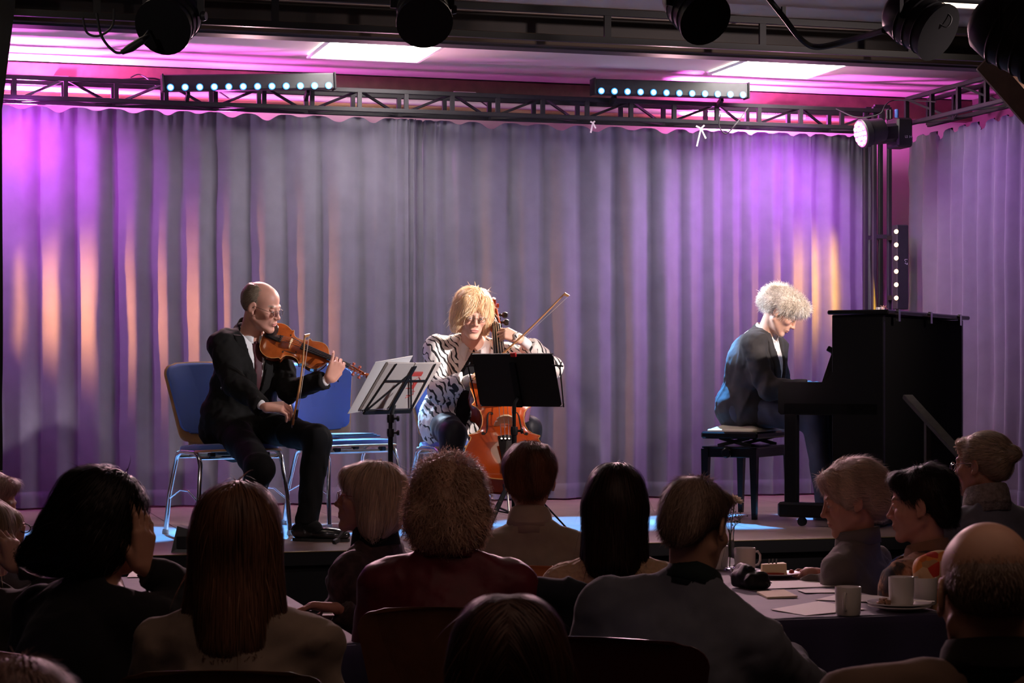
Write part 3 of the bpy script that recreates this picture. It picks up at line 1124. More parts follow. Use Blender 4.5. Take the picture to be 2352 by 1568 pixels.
def curtain(name, valleys, to_world, z0, ztop, label, seed, amp=.078, nz=64, sag=.035):
    """valleys: positions along the rail (metres); to_world(s, depth) -> (x, y)"""
    rg = np.random.default_rng(seed)
    v = np.array(valleys)
    S = []
    per = 14
    for a, b in zip(v[:-1], v[1:]):
        S += list(np.linspace(a, b, per, endpoint=False))
    S.append(v[-1])
    S = np.array(S)
    ks = np.interp(S, v, np.arange(len(v)))
    ampk = rg.uniform(.75, 1.15, len(v)) * np.clip(np.append(np.diff(v), v[-1] - v[-2]) / .22, .35, 1.25)
    sk = rg.uniform(-.30, .30, len(v))
    zs = np.concatenate([[z0, z0 + .004, z0 + .05, z0 + .088, z0 + .094, z0 + .10], np.linspace(z0 + .13, ztop, nz)])
    nA = ripple(seed, 2.0, 1.0)
    V = np.zeros((len(zs), len(S), 3), dtype=np.float32)
    for i, z in enumerate(zs):
        h = (z - z0) / (ztop - z0)
        wob = .05 * nA(S * 1.0, 0 * S + 3, 0 * S + z * .9)
        k = ks + wob * np.clip((1 - h) * 3, 0, 1)
        fl = np.clip(np.floor(k).astype(int), 0, len(v) - 1)
        u = np.clip(k - fl, 0, 1)
        skew = sk[fl]
        u2 = np.clip(u + skew * u * (1 - u) * 1.6, 0, 1)
        prof = np.abs(np.sin(PI * u2)) ** .85
        sec = .06 * np.sin(2 * PI * u * 2 + fl) * (1 - h)
        a = amp * ampk[fl] * (1.0 - .30 * h)
        top = np.clip((h - .90) / .10, 0, 1)
        a = a * (1 - .45 * top)
        dep = a * (prof + sec * np.sin(PI * u) ** 2)
        dep += .007 * nA(S * 3 + 5, 0 * S, 0 * S + z * 2.2)
        if h > .93: dep += .016 * np.sin(3 * PI * u) ** 2 * (h - .93) / .07
        if z - z0 < .092: dep += .004
        zz = z - sag * np.sin(PI * u) ** 2 * ampk[fl] * top ** 2 * (1 + .5 * np.sin(fl * 2.1))
        ss = S + .018 * np.sin(2 * PI * u) * (1 - .5 * h)
        x, y = to_world(ss, dep)
        V[i, :, 0] = x; V[i, :, 1] = y; V[i, :, 2] = zz
    nS = len(S)
    i, j = np.meshgrid(np.arange(len(zs) - 1), np.arange(nS - 1), indexing='ij')
    a = (i * nS + j).ravel()
    Q = np.stack([a, a + 1, a + nS + 1, a + nS], axis=1)
    Vf = V.reshape(-1, 3)
    V2 = Vf.copy()
    x, y = to_world(np.zeros(1), np.array([-.004]))
    x0, y0 = to_world(np.zeros(1), np.array([0.]))
    V2[:, 0] += float(np.ravel(x - x0)[0]); V2[:, 1] += float(np.ravel(y - y0)[0])
    Q = np.concatenate([Q, Q[:, ::-1] + len(Vf)])
    o = np_mesh(name, np.concatenate([Vf, V2]), Q, curtain_mat())
    return tag(o, label, 'curtain')


YC = 12.66
xs = lambda px: PY(px, YC - .03, 1).x
vl = [xs(p) for p in (-260, -170, -85, 4, 92, 178, 264, 350, 420, 492, 572, 654, 732, 822, 893, 930, 946, 958)]
vr = [xs(p) for p in (952, 966, 984, 1024, 1090, 1172, 1248, 1334, 1413, 1495, 1568, 1620, 1664, 1708, 1752, 1802, 1850, 1884, 1938, 1974, 1998, 2014)]
curtain('curtain', vl, lambda s, d: (s, YC - d), STG + .012, 3.135, 'grey-blue back curtain left of the centre split, behind the violinist', 11)
curtain('curtain', vr, lambda s, d: (s, YC + .03 - d), STG + .012, 3.135, 'grey-blue back curtain right of the centre split, behind cellist and pianist', 12)
XS = 6.50
vs_ = [9.2 + 0.0]
while vs_[-1] < 12.45: vs_.append(vs_[-1] + random.uniform(.15, .21))
curtain('curtain', vs_, lambda s, d: (XS - d, s), STG + .012, 3.12, 'grey-blue side curtain on the right wing, running towards the hall', 13, amp=.10, sag=.06)

# black drape at the left picture edge
bd = [-1.2 + i * .14 for i in range(9)]
xe = PY(6, 9.75, 1).x
bd = [xe - 1.3 + i * 1.3 / 8 for i in range(9)]
bm_ = mat('black velour', (.006, .006, .007), .95)
o = curtain('drape', bd, lambda s, d: (s, 9.80 - d), STG + .012, 3.40, 'black drape framing the stage at the left picture edge', 14, amp=.05, sag=0.0)
o.data.materials.clear(); o.data.materials.append(bm_)
for v in o.data.vertices:
    if v.co.z > 2.75: v.co.x += min((v.co.z - 2.75) * .12, .06)


# ---------------------------------------------------------------- trusses
def truss(name, a, b, h, dep, dvec, npost, label, brace=True):
    """box truss from a to b (front bottom chord), height h, depth dep along dvec"""
    a, b = Vector(a), Vector(b)
    dv = Vector(dvec).normalized() * dep
    up = Vector((0, 0, h)) if abs((b - a).normalized().z) < .7 else Vector((0, 0, 0))
    if up.length == 0:
        up = (b - a).normalized().cross(dv).normalized() * h
    t = empty(name, (0, 0, 0), label=label, cat='truss')
    for o_ in (Vector((0, 0, 0)), up, dv, up + dv):
        MB().bar(a + o_, b + o_, .028, .028, bev=.004).build('chord', truss_metal, t)
    for i in range(npost + 1):
        q = a.lerp(b, i / npost)
        MB().bar(q, q + up, .026, .026, (0, 1, 0)).build('post', truss_metal, t)
        MB().bar(q + dv, q + dv + up, .026, .026, (0, 1, 0)).build('post', truss_metal, t)
    for i in range(npost if brace else 0):
        q0, q1 = a.lerp(b, i / npost), a.lerp(b, (i + 1) / npost)
        if i % 2: q0, q1 = q1, q0
        MB().bar(q0 + up, q1 + dv, .014, .014).build('brace', truss_metal, t)
        MB().bar(q0, q1 + dv, .012, .012).build('brace', truss_metal, t)
    return t


xa, xb = PY(-330, 12.45, 3).x, PY(2022, 12.45, 3).x
truss('lighting_truss', (xa, 12.42, 3.152), (xb, 12.42, 3.152), .118, .20, (0, 1, 0), 22, 'long dark grey box truss across the top of the back curtain')
truss('lighting_truss', (6.30, 12.25, 3.165), (6.30, 9.1, 3.165), .165, .16, (1, 0, 0), 9, 'violet-lit truss above the right side curtain')
# corner tower
ct = PY(2033, 12.50, 0)
truss('corner_tower', (ct.x, 12.44, STG), (ct.x, 12.44, 3.30), .110, .13, (0, 1, 0), 3, 'black upright truss tower in the corner between the curtains', False)

# ---------------------------------------------------------------- LED bars
led_m = mat('cyan-white LED lens', (.6, .9, 1), .2, emit=(.45, .86, 1.0), estr=9)
led_ring = mat('blue LED rim', (.05, .2, .5), .3, emit=(.05, .35, 1.0), estr=1.2)
amber_m = mat('amber LED lens', (1, .7, .4), .2, emit=(1.0, .55, .25), estr=6)
bar_m = mat('black LED bar housing', (.022, .022, .028), .5, noise=(30, .7))


def led_bar(p0, p1, n, label):
    p0, p1 = Vector(p0), Vector(p1)
    d = (p1 - p0).normalized()
    f = Vector((0, 0, 1)).cross(d).normalized()
    if f.y > 0: f = -f
    u = d.cross(f) if d.cross(f).z > 0 else f.cross(d)
    M = Matrix((d, f, u)).transposed().to_4x4()
    M.translation = (p0 + p1) / 2
    t = empty('led_bar', mtx=M, label=label, cat='stage light')
    L = (p1 - p0).length
    MB().box((0, -.035, .030), (L + .075, .085, .095), .006).build('housing', bar_m, t)
    for s in (-1, 1):
        MB().box((s * (L / 2 + .042), -.03, .030), (.010, .10, .105), .003).build('end_bracket', black_metal, t)
        MB().bar((s * L * .38, -.06, -.02), (s * L * .38, -.16, -.06), .02, .03).build('clamp', black_metal, t)
    for i in range(n):
        x = -L / 2 + i * L / (n - 1)
        c = MB().lathe([(.021, 0), (.021, .008), (.016, .008)], 16, (x, .006, 0), Matrix.Rotation(-PI / 2, 3, 'X')).build('lens_ring', led_ring, t, True)
        MB().lathe([(.0155, .006), (.013, .012), (.006, .0145)], 16, (x, .006, 0), Matrix.Rotation(-PI / 2, 3, 'X')).build('led_lens', led_m, c, True)
    return t


led_bar(PY(391, 12.26, zat(205, 12.25)), PY(754, 12.26, zat(208, 12.66)), 12, 'LED bar with twelve lit cyan lenses above the violinist')
led_bar(PY(1380, 12.26, zat(229, 13.35) ), PY(1705, 12.26, zat(250, 13.75) + .02), 12, 'LED bar with twelve lit cyan lenses above the bare right curtain')

# upright amber bar on the corner tower
ab = empty('led_bar', PY(2064, 12.33, zat(612, 13.5)), label='upright LED bar with six amber lenses on the corner tower', cat='stage light')
MB().box((.012, 0, 0), (.085, .075, .56), .005).build('housing', bar_m, ab)
for i in range(6):
    MB().lathe([(.015, 0), (.013, .006), (.007, .009)], 14, (-.032, -.030, .235 - i * .088), Matrix.Rotation(-.95, 3, 'Z') @ Matrix.Rotation(PI / 2, 3, 'X')).build('led_lens', amber_m, ab, True)
MB().bar((0, .03, .2), (-.02, .10, .2), .03, .03).bar((0, .03, -.2), (-.02, .10, -.2), .03, .03).build('clamp', black_metal, ab)


def text(parent, s, loc, rot, size, m, name='lettering'):
    c = bpy.data.curves.new(name, 'FONT')
    c.body = s
    c.size = size
    c.extrude = .0004
    c.align_x = 'CENTER'; c.align_y = 'CENTER'
    t = bpy.data.objects.new(name, c)
    COL.objects.link(t)
    dg = bpy.context.evaluated_depsgraph_get()
    me = bpy.data.meshes.new_from_object(t.evaluated_get(dg))
    bpy.data.objects.remove(t)
    me.materials.clear(); me.materials.append(m)
    o = bpy.data.objects.new(name, me)
    COL.objects.link(o)
    o.parent = parent
    o.location = loc
    o.rotation_euler = rot
    return o


lm = mat('white lettering', (.7, .7, .7), .6)
text(ab, 'L-7', (.034, -.039, .035), (PI / 2, PI / 2, 0), .03, lm)

# LED par fixture in the corner, lit pink-white
pp = PY(1979, 12.0, zat(296, 12.9))
pf = empty('par_light', pp, label='lit pink-white LED par lamp tilted down at the right corner', cat='stage light')
ax_ = unit(Vector((-.955, -.02, -.20)))
Rp = ax_.to_track_quat('Z', 'Y').to_matrix()
MB().lathe([(.085, -.05), (.095, -.04), (.095, .0), (.088, .006)], 24, (0, 0, 0), Rp).build('head', plastic_black, pf, True)
MB().lathe([(.045, -.17), (.075, -.15), (.085, -.05)], 24, (0, 0, 0), Rp).build('body', plastic_black, pf, True)
MB().lathe([(.086, .004), (.086, .009)], 24, (0, 0, 0), Rp).build('face_plate', mat('pink lens plate', (.5, .1, .3), .4, emit=(1, .15, .5), estr=.6), pf, True)
pk = mat('pink-white LED', (1, .8, .9), .3, emit=(1, .60, .80), estr=6)
for k in range(19):
    if k == 0: r, a = 0, 0
    elif k < 7: r, a = .034, k * PI / 3
    else: r, a = .066, (k - 7) * PI / 6
    MB().lathe([(.0135, .010), (.010, .016), (.004, .018)], 10, Rp @ Vector((r * math.cos(a), r * math.sin(a), 0)), Rp).build('led_lens', pk, pf, True)
MB().tube([pp + Vector((.05, .0, .02)), pp + Vector((.10, .02, .06)), PY(2010, 12.42, 3.16)], .012, 8).build('hanging_bracket', black_metal, None)
bpy.data.objects['hanging_bracket'].parent = pf
bpy.data.objects['hanging_bracket'].matrix_parent_inverse = Matrix.Translation(-pp)
mh = empty('moving_head_light', PY(2040, 12.1, zat(300, 13.1)), label='black moving-head lamp unit hung beside the lit par lamp', cat='stage light')
MB().box((-.06, 0, 0), (.26, .16, .12), .02, Matrix.Rotation(math.radians(-6), 3, 'Y')).build('yoke_arm', plastic_black, mh)
MB().box((.08, 0, .01), (.11, .17, .19), .012).build('base_box', plastic_black, mh)
MB().lathe([(.012, 0), (.014, .01), (.014, .05), (.010, .055)], 12, (.05, -.02, .11)).build('power_plug', mat('blue power connector', (.10, .25, .75), .4), mh, True)
MB().lathe([(.010, 0), (.012, .06)], 10, (.01, -.02, .10)).lathe([(.010, 0), (.012, .06)], 10, (-.01, -.01, .10)).build('cable_connector', plastic_black, mh, True)
text(mh, 'LS 14', (.10, -.087, -.02), (PI / 2, 0, 0), .022, lm)

# sockets on the back wall with plugs
sock_m = mat('white socket plate', (.78, .74, .72), .35)
for px, plug, lab in ((140, 0, 'single white wall socket at the far left over the truss'), (502, 2, 'double white wall socket with black plug above the left LED bar'),
                      (1066, 1, 'double white wall socket with one black plug above the centre split'), (1768, 0, 'empty double white socket above the right LED bar')):
    z = 3.325 if px != 1768 else 3.30
    c = PY(px, 13.0, z)
    w = .10 if px == 140 else .16
    t = empty('wall_socket', c, label=lab, cat='socket')
    MB().box((0, 0, 0), (w, .05, .085), .006).build('plate', sock_m, t)
    for s in ((0,) if w < .12 else (-1, 1)):
        MB().lathe([(.026, 0), (.026, .004), (.020, .004), (.019, -.006)], 18, (s * .04, -.026, 0), Matrix.Rotation(PI / 2, 3, 'X')).build('socket_ring', white_plastic, t, True)
        for e in (-1, 1):
            MB().lathe([(.0035, 0), (.0035, .003)], 8, (s * .04 + e * .009, -.026, 0), Matrix.Rotation(PI / 2, 3, 'X')).build('contact_hole', plastic_black, t)
    if plug:
        s = 1 if plug == 1 else -1
        q = MB().lathe([(.018, 0), (.021, .01), (.019, .035), (.008, .042)], 16, (s * .04, -.028, 0), Matrix.Rotation(PI / 2, 3, 'X'))
        q.tube([(s * .04, -.068, 0), (s * .05 + .03, -.085, -.02), (s * .05 + .09, -.09, -.06), (s * .05 + .12, -.12, -.09)], .005, 6)
        o = q.build('power_plug', cable_black, None, True)
        o.location = c
        tag(o, 'black plug and lead in the %s double socket' % ('centre' if plug == 1 else 'left'), 'plug')


def cable(pts, r, label, m=cable_black, name='cable'):
    P2 = []
    n = len(pts)
    pts = [Vector(p) for p in pts]
    for i in range(n - 1):
        p0, p1, p2, p3 = pts[max(i - 1, 0)], pts[i], pts[i + 1], pts[min(i + 2, n - 1)]
        for k in range(8):
            t = k / 8
            P2.append(.5 * ((2 * p1) + (p2 - p0) * t + (2 * p0 - 5 * p1 + 4 * p2 - p3) * t * t + (3 * p1 - p0 - 3 * p2 + p3) * t ** 3))
    P2.append(pts[-1])
    return MB().tube(P2, r, 6).build(name, m, None, True, label, 'cable')


c = lambda x, y, d: P(x, y, d)
cable([c(0, 173, 12.2), c(60, 182, 12.3), c(160, 188, 12.35), c(260, 184, 12.4), c(350, 180, 12.4), c(378, 190, 12.4)], .006, 'black cable lying along the truss top at the far left')
cable([c(300, 178, 12.4), c(320, 171, 12.4), c(345, 185, 12.35), c(375, 212, 12.35)], .004, 'thin pink-lit cable curling into the left LED bar')
cable([c(1718, 248, 13.2), c(1690, 285, 13.1), c(1668, 307, 13.1), c(1652, 290, 13.1), c(1655, 262, 13.1)], .004, 'black cable loop hanging below the right LED bar')
cable([c(1920, 250, 13.4), c(1970, 270, 13.2), c(2020, 262, 13.1), c(2035, 240, 13.1), c(2060, 230, 13.2), c(2150, 234, 12.9)], .004, 'thin cable sagging between the truss and the corner lamp')
for (x, y, d, lab) in ((1610, 300, 13.25, 'white tie ribbon knotted on the truss under the right LED bar'), (1362, 285, 12.95, 'short pink-white ribbon hanging from the truss near the centre')):
    k = 1 if x == 1610 else .55
    q = MB()
    for dx, dy in ((-12, 40), (14, 20), (-14, -12), (10, -14)):
        q.bar(c(x, y - 5 * k, d), c(x + dx * k * .8, y + dy * k * .9, d), .010, .003, (0, 1, 0))
    q.build('ribbon', mat('white ribbon', (.8, .75, .75), .6), None, False, lab, 'ribbon')

# ---------------------------------------------------------------- lamps hanging over the hall
hang = empty('lighting_pipe', (0, 0, 0), label='black lighting pipe over the hall carrying the theatre lamps', cat='pipe')
MB().tube([(-2.2, 8.3, 3.22), (7.1, 8.3, 3.22)], .024, 12).build('pipe', black_metal, hang, True)
for x in (-1.5, 1.5, 4.6, 6.9):
    MB().bar((x, 8.3, 3.22), (x, 8.3, 3.455), .03, .03).build('drop_rod', black_metal, hang)
fr2 = empty('front_truss', (0, 0, 0), label='dark flat ladder truss hanging just in front of the ceiling beam', cat='truss')
ya = 9.95
for z in (3.375, 3.232):
    MB().bar((-3, ya, z), (7.1, ya, z), .03, .032).build('chord', black_metal, fr2)
for i in range(12):
    x = -2.6 + i * .86
    MB().bar((x, ya, 3.232), (x, ya, 3.375), .035, .02, (0, 1, 0)).build('post', black_metal, fr2)
for x in (-2, 1.4, 4.4, 6.6):
    MB().bar((x, ya, 3.375), (x, ya, 3.455), .02, .02).build('hanger', black_metal, fr2)


def par_can(px, bottom, d, yaw, tilt, label, r=.105, L=.26):
    top = P(px, 0, d); top.z = 3.20
    t = empty('theatre_lamp', (0, 0, 0), label=label, cat='stage lamp')
    c0 = P(px, bottom - r * FPX / d * 1.05, d)
    ax = Matrix.Rotation(math.radians(yaw), 3, 'Z') @ (Matrix.Rotation(math.radians(tilt), 3, 'X') @ Vector((0, 1, 0)))
    R = ax.to_track_quat('Z', 'Y').to_matrix()
    b = MB().lathe([(.02, -L * .62), (r * .55, -L * .58), (r * .85, -L * .45), (r * .98, -L * .2), (r, 0), (r, L * .42)], 28, c0, R)
    body = b.build('housing', black_metal, t, True)
    MB().lathe([(r * 1.0, L * .42), (r * 1.1, L * .42), (r * 1.1, L * .47), (r * .96, L * .47)], 28, c0, R).build('front_ring', black_metal, t, True)
    MB().lathe([(r * .95, L * .40), (r * .8, L * .41)], 28, c0, R).build('lens', mat('dark lamp glass', (.02, .03, .06), .08, spec=1.0), t, True)
    for k in range(3):
        MB().lathe([(r * 1.0 + .001, -L * .15 + k * .05), (r * 1.04, -L * .15 + k * .05 + .006), (r * 1.0 + .001, -L * .15 + k * .05 + .012)], 28, c0, R, cap=False).build('cooling_rib', black_metal, t, True)
    side = R @ Vector((1, 0, 0))
    side.z = 0; side.normalize()
    y = MB()
    y.bar(c0 + side * (r + .012), c0 + side * (r + .012) + Vector((0, 0, r + .14)), .006, .03, side)
    y.bar(c0 - side * (r + .012), c0 - side * (r + .012) + Vector((0, 0, r + .14)), .006, .03, side)
    y.bar(c0 + side * (r + .012) + Vector((0, 0, r + .14)), c0 - side * (r + .012) + Vector((0, 0, r + .14)), .03, .006)
    y.build('yoke', black_metal, t)
    MB().lathe([(.018, 0), (.022, .008), (.018, .022)], 12, c0 + side * (r + .014), side.to_track_quat('Z', 'Y').to_matrix()).build('knob', plastic_black, t, True)
    ctop = c0 + Vector((0, 0, r + .14))
    MB().bar(ctop, Vector((ctop.x, ctop.y, 3.22)), .03, .03).box((ctop.x, ctop.y, 3.22), (.05, .075, .075), .01).build('clamp', black_metal, t)
    return t


par_can(398, 104, 8.5, 150, -28, 'big black theatre lamp over the stage left of the long LED bar', r=.11)
par_can(970, 82, 8.6, 172, -38, 'black theatre lamp hanging top centre with violet-rimmed housing', r=.108)
par_can(1592, 78, 8.8, -170, -34, 'black theatre lamp hanging right of the picture centre above the beam', r=.108)
par_can(2108, 116, 9.0, -150, -30, 'black theatre lamp beside the cut-off ceiling panel', r=.12)
par_can(2330, 165, 7.2, -140, -30, 'large black theatre lamp at the top right picture corner', r=.125)
cable([c(190, 40, 8.3), c(200, 75, 8.3), c(228, 82, 8.3), c(258, 60, 8.3), c(262, 20, 8.3)], .005, 'black cable loop hanging left of the biggest theatre lamp')
cable([c(222, 30, 8.3), c(232, 80, 8.3), c(255, 112, 8.3), c(278, 121, 8.3), c(318, 98, 8.3), c(342, 70, 8.4)], .006, 'black cable with connector hanging in front of the pink ceiling')
MB().tube([c(279, 121, 8.3), c(300, 110, 8.3), c(325, 94, 8.3), c(340, 83, 8.35)], [.010, .018, .016, .008], 10).build('cable_connector', cable_black, None, True, 'thick black cable connector beside the biggest theatre lamp', 'connector')
cable([c(1760, -10, 9.2), c(1800, 40, 9.2), c(1840, 90, 9.3), c(1880, 108, 9.4), c(1960, 90, 9.3), c(2030, 70, 9.1)], .014, 'thick black cable draped along the dark beam on the right')
cable([c(2160, 20, 8.9), c(2185, 40, 8.9), c(2175, 62, 8.9), c(2150, 50, 8.9)], .004, 'thin cable curl at the right theatre lamp')
# wooden roof brace at the top right
MB().bar(P(2270, 140, 9.4), P(2420, 310, 9.2), .10, .12, bev=.01).build('roof_brace', wood_m, None, False, 'slanting brown timber brace at the top right picture edge', 'timber', None, 'thing')

# handrail of the stage steps
hr = empty('handrail', (0, 0, 0), label='grey sloping metal handrail of the stage steps before the piano', cat='handrail')
rm = mat('grey metal rail', (.045, .040, .040), .7, .0, spec=.2, noise=(30, .7))
MB().bar(P(2084, 910, 9.25), P(2222, 1062, 8.75), .050, .022, bev=.004).build('rail', rm, hr)
p1 = P(2130, 965, 9.10)
MB().bar(p1, Vector((p1.x, p1.y, .0)), .022, .022).build('post', rm, hr)
p2 = P(2215, 1060, 8.78)
MB().bar(p2, Vector((p2.x, p2.y, .0)), .022, .022).build('post', rm, hr)
# small stage monitor at the stage front
mon = empty('stage_monitor', PZ(425, 9.5, STG), YAW * -1, label='small black wedge box at the stage edge left of the long-haired woman', cat='speaker')
MB().add([(-.055, -.06, 0), (.09, -.06, 0), (.09, .08, 0), (-.055, .08, 0), (-.03, -.04, .12), (.09, -.04, .085), (.09, .07, .085), (-.03, .07, .12)],
         [(0, 1, 2, 3), (4, 7, 6, 5), (0, 4, 5, 1), (1, 5, 6, 2), (2, 6, 7, 3), (3, 7, 4, 0)]).build('cabinet', plastic_black, mon)
MB().box((.02, -.058, .045), (.10, .006, .06), .003).build('grille', black_metal, mon)

# ---------------------------------------------------------------- stage chairs
blue_fab = mat('royal blue chair upholstery', (.085, .155, .47), .75, sheen=.3, bump=(500, .3, .001))
beech = mat('beech plywood', (.52, .27, .12), .4, noise=(20, .75))


def slab(mb, outline, h, dome=0.0, fn=None, back=True, n_in=3):
    """outline (x, y) closed; top surface domed by 'dome'; fn maps (x, y, z) -> point"""
    fn = fn or (lambda x, y, z: (x, y, z))
    cx = sum(p[0] for p in outline) / len(outline); cy = sum(p[1] for p in outline) / len(outline)
    n = len(outline)
    vs = [fn(p[0], p[1], 0) for p in outline]
    fs = []
    if back: fs.append(tuple(range(n - 1, -1, -1)))
    rings = [(1.0, h * .6)] + [(1 - .07 * (k + 1) if k == 0 else 1 - (k) / n_in * .9 - .05, 0) for k in range(n_in)]
    rings = [(1.0, h * .55), (.975, h * .9), (.93, h), (.7, h + dome * .5), (.4, h + dome * .85), (.1, h + dome)]
    for s, z in rings:
        vs += [fn(cx + (p[0] - cx) * s, cy + (p[1] - cy) * s, z) for p in outline]
    for r in range(len(rings)):
        for i in range(n):
            j = (i + 1) % n
            fs.append((r * n + i, r * n + j, (r + 1) * n + j, (r + 1) * n + i))
    fs.append(tuple(len(rings) * n + i for i in range(n)))
    mb.add(vs, fs)
    return mb


def rrect(w0, w1, h, r, bow=0.0, n=5):
    """rounded trapezoid: width w0 at y=0, w1 at y=h"""
    pts = []
    cs = [(-w0 / 2, 0, PI, w0), (w0 / 2, 0, 1.5 * PI, w0), (w1 / 2, h, 0, w1), (-w1 / 2, h, .5 * PI, w1)]
    for k, (x, y, a0, w) in enumerate(cs):
        sx = -1 if x < 0 else 1
        sy = 1 if y > 0 else -1
        for i in range(n + 1):
            a = a0 + i / n * PI / 2
            pts.append((x - sx * r + math.cos(a) * r, y - sy * r + math.sin(a) * r))
        if k in (0, 2):
            xa, xb = (x, -x)
            yy = y
            for i in range(1, 6):
                t = i / 6
                px = (xa - sx * 0) * (1 - t) + xb * t
                if abs(px) < w / 2 - r:
                    pts.append((px, yy + sy * bow * (1 - (px / (w / 2)) ** 2)))
    return pts


def stage_chair(loc, ang, label, name='upholstered_chair', fab=None, ply=None, metal=None, group='chairs on the stage'):
    """local: x to the right of the sitter, y forward"""
    f = heading(ang)
    rz = math.atan2(-f.x, f.y)
    t = empty(name, loc, rz, label, 'chair', group)
    fab = fab or blue_fab; ply = ply or beech; metal = metal or chrome
    # seat shell and cushion
    so = rrect(.42, .47, .43, .07, .012)
    seat_z = .425
    b = MB(); slab(b, so, .012, 0, lambda x, y, z: (x, y - .215, seat_z + z + .018 * ((y / .43) ** 2) - .01))
    b.build('seat', ply, t, True)
    b = MB(); slab(b, rrect(.39, .44, .40, .065, .012), .026, .010, lambda x, y, z: (x, y - .20, seat_z + .012 + z + .018 * ((y / .43) ** 2) - .01))
    b.build('seat_cushion', fab, t, True)

    def bk(off, s0=.0):
        def fn(x, y, z):
            lean = .10 + .27 * (y / .42)
            zz = .47 + y
            yy = -.205 - (y * .27) + .05 * (x / .23) ** 2 * 1.0 + z + off
            return (x, yy, zz)
        return fn
    b = MB(); slab(b, rrect(.37, .475, .40, .055, .016), .012, 0, bk(-.012)); b.build('backrest', ply, t, True)
    b = MB(); slab(b, [(x * .955, y * .86 + .052) for x, y in rrect(.37, .475, .40, .055, .016)], .022, .006, bk(-.0005)); b.build('back_cushion', fab, t, True)
    for s in (-1, 1):
        MB().bar((s * .10, -.215, .435), (s * .10, -.235, .52), .035, .008, (0, 1, 0)).build('back_strut', ply, t)
        fx = s * .25
        tx = s * .225
        pts = [(fx, .225, .006), (fx * .97, .205, .20), (tx, .185, .36), (tx, .165, .405), (tx, .12, .425), (tx, -.05, .425), (tx, -.11, .405), (tx, -.135, .36), (fx * .97, -.175, .20), (fx, -.205, .006)]
        P2 = []
        for i in range(len(pts) - 1):
            a, c = Vector(pts[i]), Vector(pts[i + 1])
            P2 += [a.lerp(c, k / 2) for k in range(2)]
        P2.append(Vector(pts[-1]))
        MB().tube(P2[:10], .0125, 10).build('leg', metal, t, True)
        MB().tube(P2[9:], .0125, 10).build('leg', metal, t, True)
        for y in (.225, -.205):
            MB().lathe([(.017, 0), (.018, .008), (.014, .026)], 12, (fx, y, 0)).build('foot_cap', mat('clear grey foot cap', (.45, .42, .42), .3), t, True)
        MB().tube([(fx * .975, .207, .18), (fx * .95, .06, .232), (fx * .95, -.04, .232), (fx * .975, -.180, .18)], .0045, 6).build('side_wire', metal, t, True)
    for y in (.15, -.10):
        MB().tube([(-.222, y, .402), (.222, y, .402)], .011, 8).build('cross_bar', metal, t, True)
    for s in (-1, 1):
        for y in (.15, -.10): MB().box((s * .15, y, .414), (.03, .04, .022), .004).build('seat_mount', plastic_black, t)
    return t


stage_chair(PZ(521, 10.48, STG), 148, 'blue upholstered chrome-legged chair the violinist sits on')
chB = stage_chair(PZ(789, 11.15, STG), 140, 'empty blue upholstered chair between violinist and cellist')
stage_chair(PZ(1066, 11.00, STG), 152, 'blue upholstered chair under the cellist')
# flat instrument cover left on the empty chair
cb = heading(140)
sc0 = PZ(800, 11.15, STG + .476)
fm = MB()
for i in range(3):
    rr = rrect(.34 - i * .02, .36 - i * .03, .22 - i * .01, .03)
    fm.prism([(x, y - .11) for x, y in rr], i * .006, i * .006 + .007)
o = fm.build('folded_cloth', mat('dark folded cloth', (.02, .022, .03), .8), None)
o.location = sc0 + cb * -.03; o.rotation_euler = (0, 0, math.atan2(-cb.x, cb.y) + .15)
tag(o, 'flat folded black cloth on the seat of the empty blue chair', 'cloth')


